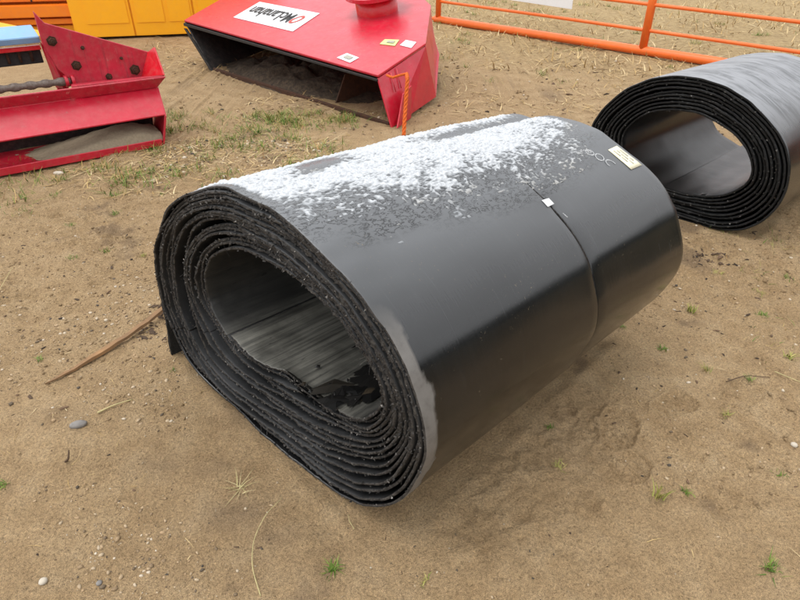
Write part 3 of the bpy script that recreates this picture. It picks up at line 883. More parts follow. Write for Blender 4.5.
# spout with flange on the top plate
nrm = Vector((-.124, -.168, .978)).normalized()
cpt = hp(-.236, 6.86)
def lathe(name, base, axis, prof, mat, parent, n=40, flat=False):
    ax = axis.normalized(); u = ax.orthogonal().normalized(); w = ax.cross(u)
    vs, fs = [], []
    for (r, z) in prof:
        for k in range(n):
            t = 2 * pi * k / n; vs.append(base + ax * z + (u * cos(t) + w * sin(t)) * r)
    for i in range(len(prof) - 1):
        for k in range(n): fs.append((i * n + k, i * n + (k + 1) % n, (i + 1) * n + (k + 1) % n, (i + 1) * n + k))
    me = mesh(name, vs, fs)
    bm = bmesh.new(); bm.from_mesh(me); bmesh.ops.recalc_face_normals(bm, faces=bm.faces[:]); bm.to_mesh(me); bm.free()
    for p in me.polygons: p.use_smooth = not flat
    o = link(name, me, parent, [mat])
    return o
sp = lathe('spout', cpt, nrm, [(.215, -.02), (.215, .165), (.19, .165), (.19, -.02)], M['red_bright'], hood)
fl = lathe('flange', cpt, nrm, [(.195, .165), (.31, .165), (.31, .20), (.18, .20), (.18, .165)], M['red'], sp)
for ob in (fl,):
    for p in ob.data.polygons: p.use_smooth = False
def decal(name, pts, mat, parent, lift=.006):
    return slab(name, [Vector(p) + nrm * lift for p in pts], .004, mat, parent, 0)
sign = decal('sign_plate', [hp(-1.854, 7.315), hp(-1.086, 6.575), hp(-.855, 7.026), hp(-1.636, 7.757)], M['white'], hood)
def text_mesh(name, body, origin, X, Y, size, mat, parent, lift, extrude=.0012):
    cu = bpy.data.curves.new(name, 'FONT'); cu.body = body; cu.size = 1; cu.extrude = 0; cu.offset = .012
    ob = bpy.data.objects.new(name, cu); C.objects.link(ob)
    bpy.context.view_layer.update()
    me = bpy.data.meshes.new_from_object(ob.evaluated_get(bpy.context.evaluated_depsgraph_get()))
    bpy.data.objects.remove(ob)
    xs = [v.co.x for v in me.vertices]; w = max(xs) - min(xs); x0 = min(xs)
    nn = X.cross(Y).normalized()
    for v in me.vertices:
        v.co = origin + X * ((v.co.x - x0) / w * size[0]) + Y * (v.co.y * size[1]) + nn * lift
    me.materials.clear()
    return link(name, me, parent, [mat])
Xs = (hp(-1.636, 7.757) - hp(-.855, 7.026)).normalized(); Ys = (hp(-1.854, 7.315) - hp(-1.636, 7.757)).normalized()
far_r = hp(-.855, 7.026)
text_mesh('lettering', 'McLanahan', far_r + Xs * .245 + Ys * .14, Xs, Ys, (.75, .34), M['ink'], sign, .0115)
ring = []
for k in range(28):
    t = 2 * pi * k / 28; ring.append((cos(t), sin(t)))
co = far_r + Xs * .165 + Ys * .255
vs = [co + Xs * (c * .058 + s_ * .03) + Ys * (s_ * .115) + nrm * .0115 for c, s_ in ring] + [co + Xs * (c * .036 + s_ * .018) + Ys * (s_ * .08) + nrm * .0115 for c, s_ in ring]
link('emblem', mesh('emblem', vs, [(k, (k + 1) % 28, 28 + (k + 1) % 28, 28 + k) for k in range(28)]), sign, [M['redink']])
st1 = decal('sticker', [hp(-.567, 5.711), hp(-.439, 5.553), hp(-.364, 5.64), hp(-.481, 5.786)], M['white'], hood)
c0 = hp(-.47, 5.69); slab('print', [hp(-.51, 5.685, .0125), hp(-.45, 5.612, .0125), hp(-.415, 5.65, .0125), hp(-.475, 5.724, .0125)], .002, M['ink2'], st1, 0)
st2 = decal('sticker', [hp(-.186, 5.901), hp(-.046, 5.806), hp(-.006, 5.939), hp(-.141, 6.002)], M['lime'], hood)
slab('print', [hp(-.125, 5.90, .0125), hp(-.06, 5.86, .0125), hp(-.045, 5.905, .0125), hp(-.11, 5.94, .0125)], .002, M['ink2'], st2, 0)
decal('sticker', [hp(.0, 5.806), hp(.101, 5.702), hp(.148, 5.824), hp(.054, 5.912)], M['white'], hood)

# dirt heaped inside the hood
def heap(name, cx, cy, rx, ry, h, mat, label, cat, ang=0, seed=0, n=44, z0=0.0, rough=1.0):
    vs, fs = [], []
    for i in range(n):
        for j in range(n):
            a_, b_ = i / (n - 1) * 2 - 1, j / (n - 1) * 2 - 1
            x = cx + a_ * rx * cos(ang) - b_ * ry * sin(ang); y = cy + a_ * rx * sin(ang) + b_ * ry * cos(ang)
            r = math.hypot(a_, b_)
            q = float(fbm(np.array([x * 7]), np.array([y * 7]), seed, 4)[0])
            vs.append((x, y, z0 + h * max(0, 1 - r * r) ** 1.1 * (1 + rough * (q - .5) * 1.6) - .03 * (r > .95)))
    for i in range(n - 1):
        for j in range(n - 1): fs.append((i * n + j, (i + 1) * n + j, (i + 1) * n + j + 1, i * n + j + 1))
    o = link(name, mesh(name, vs, fs, True), None, [mat])
    return tag(o, label, cat, kind='stuff')
M['dirt'] = mat_plain('dark_dirt', (.018, .013, .010), (.085, .06, .038), 26, .95, bump=.6, dist=.02)
heap('dirt_heap', -1.1, 6.85, 1.35, .55, .16, M['dirt'], 'clods and dirty sand lying inside the red hood', 'dirt', radians(-45), 5)

# twisted orange rope hanging from the hood's near corner
rope = empty('rope', (.008, 4.86, 0), 'twisted orange rope hanging from the near corner of the red hood', 'rope')
def twisted(name, pts, r, parent, mat, turns=9, strands=3):
    P = [Vector(p) for p in pts]; n = 70
    def at(t):
        x = t * (len(P) - 1); i = min(int(x), len(P) - 2); return P[i].lerp(P[i + 1], x - i)
    for s_ in range(strands):
        path = []
        for i in range(n + 1):
            t = i / n; c = at(t); d = (at(min(1, t + .02)) - at(max(0, t - .02))).normalized()
            u = d.orthogonal().normalized(); w = d.cross(u); an = 2 * pi * (turns * t + s_ / strands)
            path.append(c + (u * cos(an) + w * sin(an)) * r * .62)
        tube(name, path, r * .62, mat, parent, 6)
twisted('strand', [(.03, 4.86, 0.0), (.045, 4.98, .2), (.06, 5.06, .40), (.055, 5.12, .43)], .0145, rope, M['rope'], 6)
twisted('strand', [(.055, 5.12, .43), (.0, 5.09, .425), (-.06, 5.10, .405), (-.11, 5.16, .41)], .009, rope, M['rope'], 5)

# ------------------------------------------------------------------ red feeder at the left
FA = Vector((-2.762, 3.934, 0)); Fe = Vector((.815, .579, 0)); Fn = Vector((-.579, .815, 0))
def fp(s_, o_, z_): return FA + Fe * s_ + Fn * o_ + Vector((0, 0, z_))
feeder = empty('feeder', tuple(fp(.3, .3, 0)), 'red steel feeder with open sand-filled tray and bolted cheek plate, at left edge', 'machine')
LS = -1.6
slab('tray_floor', [fp(LS, 0, .045), fp(1.118, 0, .045), fp(1.15, .55, .02), fp(LS, .55, .02)], .02, M['red'], feeder, .002)
slab('tray_lip', [fp(LS, -.008, .065), fp(1.12, -.008, .065), fp(1.115, -.008, .012), fp(LS, -.008, .012)], .012, M['red'], feeder, .003, True)
slab('tray_back', [fp(LS, .52, .0), fp(1.2, .52, .0), fp(1.2, .34, .38), fp(LS, .34, .38)], .015, M['dark_in'], feeder, .002)
slab('end_plate', [fp(1.122, 0, .02), fp(1.180, 0, .232), fp(1.215, .2, .40), fp(1.26, .5, .42), fp(1.20, .55, .0)], .014, M['red'], feeder, .003)
slab('front_panel', [fp(LS, 0, .245), fp(1.185, 0, .240), fp(1.217, .2, .402), fp(LS, .2, .418)], .014, M['red'], feeder, .004)
slab('front_band', [fp(LS, .197, .422), fp(1.218, .197, .406), fp(1.283, .14, .487), fp(LS, .14, .51)], .014, M['red_worn'], feeder, .004, True)
cheek = slab('cheek_plate', [fp(.552, .40, .965), fp(.60, .40, .885), fp(1.264, .40, .621), fp(1.17, .40, .442), fp(.69, .40, .455), fp(.60, .40, .57), fp(.548, .40, .75)], .022, M['red_worn'], feeder, .004, True)
slab('end_gusset', [fp(1.264, .40, .618), fp(1.297, .31, .665), fp(1.284, .142, .489), fp(1.175, .398, .442)], .014, M['red_bright'], feeder, .003)
slab('hopper_floor', [fp(.66, .398, .452), fp(1.17, .398, .440), fp(1.275, .15, .478), fp(.62, .15, .488)], .012, M['red_worn'], feeder, .002)
slab('bracket', [fp(.55, .55, .75), fp(.57, .55, .42), fp(.74, .55, .42), fp(.70, .55, .55)], .03, M['red'], feeder, .003, True)
slab('bracket', [fp(.55, .44, .72), fp(.56, .50, .43), fp(.60, .42, .43), fp(.59, .42, .6)], .012, M['red_worn'], feeder, .002)
def bolt(parent, c, ax, r, mat):
    vs = []
    u = ax.orthogonal().normalized(); w = ax.cross(u)
    lathe('bolt', c, ax, [(r * 1.5, 0), (r * 1.5, .005), (r * 1.0, .0055), (r * 1.0, .024), (r * .9, .028), (r * .5, .028), (r * .5, .042), (0.0005, .042)], mat, parent, 6, True)
for s_, z_, r_ in ((.612, .765, .024), (.727, .585, .024), (.93, .480, .017), (1.13, .505, .027), (.80, .70, .010), (1.05, .60, .008)):
    bolt(cheek, fp(s_, .398, z_), -Fn, r_, M['rust'])
slab('blue_beam', [fp(LS, .62, .815), fp(.535, .62, .812), fp(.548, .47, .748), fp(LS, .47, .752)], .05, M['blue'], feeder, .006)
for s_, o_ in ((.40, .58), (.47, .52)): bolt(feeder, fp(s_, o_, .815 - (.62 - o_) * .43), Vector((0, 0, 1)), .013, M['blue'])
slab('red_channel', [fp(LS, .50, .735), fp(.54, .50, .730), fp(.545, .50, .70), fp(LS, .50, .705)], .04, M['red_bright'], feeder, .004, True)
slab('drive_bar', [fp(LS, .56, .70), fp(.54, .56, .695), fp(.54, .56, .60), fp(LS, .56, .60)], .08, M['black'], feeder, .004, True)
for i in range(9):
    tube('chain_stud', [fp(.47 - i * .075, .557, .69), fp(.47 - i * .075, .552, .62)], .010, M['rust'], feeder, 8)
pts = []; rad = []
for i in range(90):
    t = i / 89; pts.append(fp(-1.6 + t * 2.26, .40, .497 - .012 * t)); rad.append(.026 + .004 * (1 if (i // 2) % 2 else -1))
tube('ribbed_shaft', pts, rad, M['steel'], feeder, 14)
for s_ in (.62, .665):
    lathe('collar', fp(s_, .40, .485), Fe, [(.026, 0), (.042, 0), (.042, .022), (.026, .022)], M['red'], feeder, 18)
slab('leg', [fp(1.05, .56, .45), fp(1.12, .56, .45), fp(1.12, .56, -.05), fp(1.05, .56, -.05)], .05, M['red'], feeder, .004, True)
slab('leg', [fp(.58, .60, .75), fp(.66, .60, .75), fp(.66, .60, -.05), fp(.58, .60, -.05)], .05, M['red'], feeder, .004, True)
slab('leg', [fp(-1.5, .60, .75), fp(-1.42, .60, .75), fp(-1.42, .60, -.05), fp(-1.5, .60, -.05)], .05, M['red'], feeder, .004, True)
# sand lying in the tray
def tray_sand():
    vs, fs = [], []
    ni, nj = 130, 34
    for i in range(ni):
        for j in range(nj):
            s_ = .12 + i / (ni - 1) * 1.02; o_ = .022 + j / (nj - 1) * .42
            q = float(fbm(np.array([s_ * 14]), np.array([o_ * 14]), 44, 4)[0]) - .5
            h = .115 * float(sstep(.12, .95, s_)) * (1 - abs((o_ - .24) / .30) ** 2.2) * (1 - .35 * float(sstep(.98, 1.14, s_))) + q * .018
            front = .05 + .10 * (1 - float(sstep(.12, .5, s_)))
            if o_ < front: h *= max(0, o_ / front) ** 1.5; h -= .012 * (1 - o_ / front)
            vs.append(fp(s_, o_, .040 - .045 * o_ + h))
    for i in range(ni - 1):
        for j in range(nj - 1): fs.append((i * nj + j, (i + 1) * nj + j, (i + 1) * nj + j + 1, i * nj + j + 1))
    o = link('tray_sand', mesh('tray_sand', vs, fs, True), None, [M['sandheap']])
    tag(o, 'grey brown sand drifted inside the tray of the red feeder', 'sand', kind='stuff')
tray_sand()

# ------------------------------------------------------------------ orange machine housing at the back
OA = Vector((-4.125, 9.24, 0)); Oe = Vector((.972, .233, 0)); On = Vector((-.233, .972, 0))
def op(s_, o_, z_): return OA + Oe * s_ + On * o_ + Vector((0, 0, z_))
mach = empty('machine_housing', tuple(op(0, .8, 0)), 'orange sheet steel machine housing at the back left, behind the red feeder', 'machine')
def obox(name, s0, s1, o0, o1, z0, z1, mat, parent, bev=.008):
    bm = bmesh.new()
    P = [op(s, o, z) for z in (z0, z1) for (s, o) in ((s0, o0), (s1, o0), (s1, o1), (s0, o1))]
    vs = [bm.verts.new(p) for p in P]
    for f in ((3, 2, 1, 0), (4, 5, 6, 7), (0, 1, 5, 4), (1, 2, 6, 5), (2, 3, 7, 6), (3, 0, 4, 7)): bm.faces.new([vs[i] for i in f])
    bmesh.ops.recalc_face_normals(bm, faces=bm.faces[:])
    bmesh.ops.bevel(bm, geom=bm.edges[:], offset=bev, segments=2, affect='EDGES')
    me = bpy.data.meshes.new(name); bm.to_mesh(me); bm.free()
    return link(name, me, parent, [mat])
obox('housing', -.46, 2.3, .03, 1.6, .03, 1.7, M['orange'], mach)
for s0, s1 in ((-.46, .325), (.345, 1.17), (1.19, 2.3)):
    obox('panel', s0, s1, 0, .028, .035, 1.69, M['orange'], mach, .006)
for s0, s1 in ((-.27, .29), (.39, .775), (.83, 1.14), (1.25, 1.8)):
    obox('door', s0, s1, -.012, .004, .205, 1.5, M['orange'], mach, .005)
obox('skid', -.5, 2.3, .15, .35, -.05, .06, M['black'], mach)
for z0, z1, o0, mt in ((.09, .17, .25, 'orange'), (.20, .27, .16, 'orange_d'), (.30, .45, .10, 'orange_d'), (.48, .60, .28, 'orange_d'), (.62, .75, .2, 'orange_d'), (.8, 1.0, .25, 'orange')):
    obox('cross_beam', -2.6, -.47, o0, o0 + .18, z0, z1, M[mt], mach)
obox('back_wall', -2.6, -.47, .55, .6, .05, 1.6, M['orange_d'], mach)
obox('cover_bolt', -.985, -.965, .27, .285, .48, .60, M['black'], mach, .002)
p0, p1 = op(-2.3, -.35, .52), op(-.78, -.2, .10)
tube('diagonal_brace', [p0, p1], .06, M['yellow'], mach, 4, smooth=False)

# ------------------------------------------------------------------ orange tube gate panel
Gs = Vector((.623, 10.731, 0)); Ge = Vector((.687, -.727, 0)); Gn = Vector((.727, .687, 0))
def gp(s_, z_, o_=0.0): return Gs + Ge * s_ + Gn * o_ + Vector((0, 0, z_))
gate = empty('gate_panel', tuple(gp(3, 0)), 'orange tubular steel gate panel standing across the back right', 'gate')
tube('rail', [gp(-.06, .055), gp(8.2, .055)], .055, M['gate'], gate, 16)
for z0, z1, r_ in ((.322, .272, .021), (.625, .55, .021), (.93, .90, .021), (1.25, 1.25, .04)):
    tube('rail', [gp(.0, z0), gp(2, z0 * .75 + z1 * .25), gp(3.6, (z0 + z1) / 2 - .005), gp(8.2, z1 - .03)], r_, M['gate'], gate, 12)
for s_ in (0, 3.58, 8.15):
    tube('post', [gp(s_, .06), gp(s_, 1.25)], .05 if s_ else .045, M['gate'], gate, 16)
tube('end_stub', [gp(-.06, .06), gp(-.12, .06)], .03, M['gate'], gate, 10)
bs = bmesh.new()
signb = slab('hanging_sign', [gp(1.18, .47, -.05), gp(2.5, .435, -.05), gp(2.5, .93, -.05), gp(1.18, .965, -.05)], .008, M['white'], None, .002, False)
bs.free()
tag(signb, 'blank white board hung on the orange gate panel', 'sign')

# ------------------------------------------------------------------ unseen dark woods, added only for the glossy belt to mirror
def woods():
    rg = np.random.default_rng(4)
    vs, fs = [], []
    for i in range(240):
        az = radians(rg.uniform(48, 200)); R = rg.uniform(30, 42); h = rg.uniform(4.5, 7.5)
        cx, cy = R * sin(az), R * cos(az); w = rg.uniform(1.6, 2.6)
        n = 9; levels = 6
        for l in range(levels):
            z0 = h * (.02 + .88 * l / levels); z1 = min(h, z0 + h * .34); rr = w * (1 - .82 * l / levels)
            b = len(vs)
            for k in range(n):
                t = 2 * pi * k / n + l; q = rr * rg.uniform(.6, 1.15); vs.append((cx + q * cos(t), cy + q * sin(t), z0 - rg.uniform(0, .4)))
            vs.append((cx + rg.normal(0, .1), cy + rg.normal(0, .1), z1))
            for k in range(n): fs.append((b + k, b + (k + 1) % n, b + n))
    m = mat_plain('spruce_green', (.010, .018, .008), (.018, .03, .012), 2, .9)
    o = link('added_woods', mesh('added_woods', vs, fs), None, [m])
    tag(o, 'unseen dark spruces added off to the right for the belt to reflect', 'woods', kind='stuff')
woods()

# torn wet rubber scraps and grit left in the mouth of the roll
def scraps():
    rg = np.random.default_rng(14); vs, fs = [], []
    kk = roll1.K - 1
    for i in range(52):
        big = i < 16
        th = radians(rg.uniform(-62, -28) if big else rg.uniform(-95, -22)); v = rg.uniform(.05, .26) if big else rg.uniform(.04, .7)
        r = rg.uniform(.025, .06) if big else rg.uniform(.006, .02); n = int(rg.integers(6, 10)); b = len(vs)
        an = np.sort(rg.uniform(0, 2 * pi, n)); rr = r * rg.uniform(.45, 1.2, n)
        tt = np.concatenate([[th], th + rr * np.cos(an) / .28]); vv = np.concatenate([[v], np.maximum(v + rr * np.sin(an) * 1.5, .03)])
        off = np.concatenate([[-.024 - .004 * rg.random()], np.full(n, -.0155) - rg.random(n) * .004])
        P = roll1.pos(tt, roll1.frac(kk, tt), off + .004, vv); vs += list(P)
        fs += [(b, b + 1 + k, b + 1 + (k + 1) % n) for k in range(n)]
    o = link('rubber_scraps', mesh('rubber_scraps', vs, fs), None, [mat_islands('wet_scraps', [(0, (.006, .006, .006)), (.85, (.014, .013, .012)), (.95, (.03, .025, .018)), (1, (.09, .065, .04))], .35, .5)])
    tag(o, 'torn wet black rubber scraps lying in the opening of the big roll', 'scraps', kind='stuff')
scraps()

# ------------------------------------------------------------------ labels, tape and chalk on the main roll
lab = patch_on(roll1, 'paper_label', [(57, 1.30), (57.5, 1.37), (43.5, 1.375), (43.5, 1.295)], M['cream'], roll_a)
for v0, bits in ((1.318, ((55.5, 51.5), (50.8, 47.6))), (1.336, ((55.0, 53.2), (52.4, 48.6), (47.9, 45.6))), (1.354, ((54.6, 50.0), (49.2, 47.0)))):
    for a0, a1 in bits:
        patch_on(roll1, 'print', [(a0, v0), (a0, v0 + .005), (a1, v0 + .005), (a1, v0)], M['ink2'], lab, .0055, 4, 1, .0005)
patch_on(roll1, 'tape_tag', [(46.0, .758), (45.7, .792), (42.9, .792), (42.7, .757)], M['white'], roll_a, .0078)
def arc(ca, cv, ra, rv, t0, t1, n=26, sk=0.0):
    out = []
    for i in range(n + 1):
        t = radians(t0 + (t1 - t0) * i / n); out.append((ca + ra * sin(t) + sk * cos(t), cv + rv * cos(t)))
    return out
stroke_on(roll1, 'chalk_mark', arc(59.0, 1.195, 2.0, .017, 0, 370), .0045, M['chalk'], roll_a)
stroke_on(roll1, 'chalk_mark', arc(59.4, 1.197, .8, .008, 0, 360), .003, M['chalk'], roll_a)
stroke_on(roll1, 'chalk_mark', arc(54.8, 1.213, 2.1, .020, 20, 395, sk=.4), .0045, M['chalk'], roll_a)
stroke_on(roll1, 'chalk_mark', arc(49.8, 1.23, 2.3, .021, -25, 205), .0045, M['chalk'], roll_a)
for pts in ([(38.5, .80), (36.5, .805)], [(66.5, .84), (64, .845), (62.5, .846)]):
    stroke_on(roll1, 'chalk_mark', pts, .004, M['chalk'], roll_a)

# ------------------------------------------------------------------ wooden lath by the loose end
def lath():
    A = np.array([-1.372, 1.768]); B = np.array([-1.045, 2.262]); d = B - A; L = np.linalg.norm(d); d /= L; sdv = np.array([-d[1], d[0]])
    n = 16; vs, fs = [], []
    for i in range(n):
        t = i / (n - 1); c = A + d * L * t + sdv * .006 * sin(t * 2.4); w = .002 + .010 * min(1, t * 2.3) ** .7
        z = float(ground_z(c[0], c[1])) + .004 + .030 * t * t; th_ = .004 + .008 * min(1, t * 3)
        for (q, h) in ((-1, 0), (1, 0), (1, th_), (-.8, th_)):
            vs.append((c[0] + sdv[0] * w * q, c[1] + sdv[1] * w * q, z + h + (.003 * random.random())))
    for i in range(n - 1):
        for k in range(4):
            fs.append((i * 4 + k, i * 4 + (k + 1) % 4, (i + 1) * 4 + (k + 1) % 4, (i + 1) * 4 + k))
    fs += [(3, 2, 1, 0), tuple((n - 1) * 4 + k for k in range(4))]
    o = link('wooden_lath', mesh('wooden_lath', vs, fs), None, [M['wood']])
    tag(o, 'splintered orange brown wooden lath on the sand left of the big roll', 'lath')
lath()

# ------------------------------------------------------------------ stones, pebbles and litter
ICO = None
def ico():
    bm = bmesh.new(); bmesh.ops.create_icosphere(bm, subdivisions=1, radius=1)
    v = np.array([x.co[:] for x in bm.verts]); bm.verts.ensure_lookup_table(); f = [[w.index for w in q.verts] for q in bm.faces]; bm.free()
    return v, f
bm = bmesh.new(); bmesh.ops.create_icosphere(bm, subdivisions=2, radius=1)
SV = np.array([x.co[:] for x in bm.verts]); SF = [[w.index for w in q.verts] for q in bm.faces]; bm.free()
def stone(x, y, r, mat, label, sq=(1, 1, .6), seed=0):
    rg = np.random.default_rng(seed)
    v = SV * (1 + .25 * (fbm(SV[:, 0] * 1.7 + seed, SV[:, 1] * 1.7 + SV[:, 2], seed, 2)[:, None] - .5)) * np.array(sq) * r
    v = v + rg.normal(0, r * .02, v.shape)
    o = link('stone', mesh('stone', v, SF, True), None, [mat])
    o.location = (x, y, float(ground_z(x, y)) + r * sq[2] * .45); o.rotation_euler = (0, 0, rg.uniform(0, 6))
    return tag(o, label, 'stone')
stone(-.984, .965, .012, M['stone'], 'roundest pale pebble at the lower left edge of the sand', seed=1)
stone(-.832, .965, .0085, M['gstone'], 'small dark grey pebble at lower left, right of the roundest pale one', seed=2)
stone(-1.142, 1.545, .024, M['gstone'], 'flat grey stone at the end of a straw, left foreground', (1.3, .75, .5), seed=3)
stone(1.365, 1.470, .012, M['stone'], 'pale pebble at the right edge, beyond the boot prints', seed=4)
stone(-2.40, 4.02, .028, M['stone'], 'white stone under the lip of the red feeder', (1.4, .8, .5), seed=5)

def scatter_pebbles():
    rg = np.random.default_rng(21)
    V0, F0 = ico(); F0 = np.array(F0)
    pos = []
    def reg(n, x0, x1, y0, y1, s0, s1):
        x = rg.uniform(x0, x1, n); y = rg.uniform(y0, y1, n)
        keep = fbm(x * 3, y * 3, 60, 3) + rg.uniform(-.25, .25, n) > .5
        s = s0 * (s1 / s0) ** (rg.random(n) ** 2.6)
        pos.append(np.stack([x, y, s], -1)[keep])
    reg(1500, -1.35, -.35, .80, 1.30, .0016, .0075)
    reg(420, -1.0, -.68, .93, 1.16, .002, .0095)
    reg(3200, -2.1, -.80, 1.55, 2.75, .0020, .010)
    reg(1700, -2.6, -.9, 2.7, 4.0, .0022, .008)
    reg(2800, -1.9, -.55, 3.75, 4.75, .004, .018)
    reg(900, -.9, 1.0, .80, 1.6, .0012, .0045)
    reg(2600, .75, 2.4, 1.3, 3.2, .0016, .009)
    reg(1500, -3.0, 3.6, 4.7, 8.5, .006, .02)
    P = np.concatenate(pos)
    # nothing under the rolls
    q = P[:, :2] - ROLL_P0[:2]; uu = q @ U1[:2]; vv = q @ A1[:2]
    P = P[~((uu > -1.02) & (uu < .3) & (vv > -.02) & (vv < 1.45))]
    n = len(P); nv = len(V0)
    ang = rg.uniform(0, 2 * pi, n); sq = np.stack([rg.uniform(.8, 1.5, n), rg.uniform(.6, 1.0, n), rg.uniform(.4, .8, n)], -1)
    V = V0[None] * (1 + rg.uniform(-.22, .22, (n, nv, 1))) * sq[:, None] * P[:, None, 2:3]
    c, s_ = np.cos(ang)[:, None], np.sin(ang)[:, None]
    X = V[..., 0] * c - V[..., 1] * s_ + P[:, None, 0]; Y = V[..., 0] * s_ + V[..., 1] * c + P[:, None, 1]
    Z = V[..., 2] + (ground_z(P[:, 0], P[:, 1]) + P[:, 2] * .15)[:, None]
    F = (F0[None] + (np.arange(n) * nv)[:, None, None]).reshape(-1, 3)
    o = link('pebbles', mesh_np('pebbles', np.stack([X, Y, Z], -1).reshape(-1, 3), F, True), None, [M['pebble']])
    tag(o, 'fine tan and grey gravel strewn over the sand', 'gravel', kind='stuff')
scatter_pebbles()

def clods():
    rg = np.random.default_rng(77)
    V0, F0 = ico(); F0 = np.array(F0); nv = len(V0)
    xs, ys, ss = [], [], []
    for n, x0, x1, y0, y1, s0, s1 in ((5200, .70, 2.5, 1.2, 3.4, .0018, .010), (4200, -2.3, -.75, 1.5, 3.6, .0018, .009), (1500, -1.3, .8, .78, 1.5, .0012, .005), (2500, -3, 3.5, 3.8, 7.5, .005, .02)):
        x = rg.uniform(x0, x1, n); y = rg.uniform(y0, y1, n); k = fbm(x * 2.6 + 5, y * 2.6, 164, 4, .6) + rg.uniform(-.10, .10, n) > .50
        xs.append(x[k]); ys.append(y[k]); ss.append((s0 * (s1 / s0) ** (rg.random(n) ** 2.2))[k])
    x, y, s_ = map(np.concatenate, (xs, ys, ss)); n = len(x)
    V = V0[None] * (1 + rg.uniform(-.35, .35, (n, nv, 1))) * np.stack([rg.uniform(.8, 1.5, n), rg.uniform(.6, 1.1, n), rg.uniform(.4, .8, n)], -1)[:, None] * s_[:, None, None]
    a = rg.uniform(0, 2 * pi, n); c, q = np.cos(a)[:, None], np.sin(a)[:, None]
    XYZ = np.stack([V[..., 0] * c - V[..., 1] * q + x[:, None], V[..., 0] * q + V[..., 1] * c + y[:, None], V[..., 2] + (ground_z(x, y) + s_ * .1)[:, None]], -1)
    F = (F0[None] + (np.arange(n) * nv)[:, None, None]).reshape(-1, 3)
    o = link('sand_clods', mesh_np('sand_clods', XYZ.reshape(-1, 3), F, True, attrs={'stain': np.full(n * nv, .12), 'field': np.zeros(n * nv)}), None, [M['sand']])
    tag(o, 'small crumbly clods of damp sand on the trampled ground', 'sand', kind='stuff')
clods()

def strips(P, ang, L, w, lift, bend, rg, segs=3, curl=.3):
    """thin curved blades: base P (n,3), heading, rise"""
    n = len(P); t = np.linspace(0, 1, segs + 1)
    d = np.stack([np.cos(ang), np.sin(ang)], -1); sd = np.stack([-d[:, 1], d[:, 0]], -1)
    cv = rg.normal(0, curl, n)
    V = np.zeros((n, segs + 1, 2, 3))
    for i, tt in enumerate(t):
        run = L * tt * np.cos(lift) * (1 + bend * tt); 
        h = L * (np.sin(lift) * tt - bend * tt * tt * .6)
        cxy = P[:, :2] + d * run[:, None] + sd * (cv * L * tt * tt)[:, None]
        ww = w * (1 - .85 * tt ** 1.6)
        for k, sg in ((0, 1), (1, -1)):
            V[:, i, k, :2] = cxy + sd * (sg * ww)[:, None]; V[:, i, k, 2] = P[:, 2] + np.maximum(h, -.002)
    b = np.arange(n)[:, None] * (segs + 1) * 2
    F = [np.concatenate([b + 2 * i, b + 2 * i + 1, b + 2 * i + 3, b + 2 * i + 2], 1) for i in range(segs)]
    return V.reshape(-1, 3), np.stack(F, 1).reshape(-1, 4)

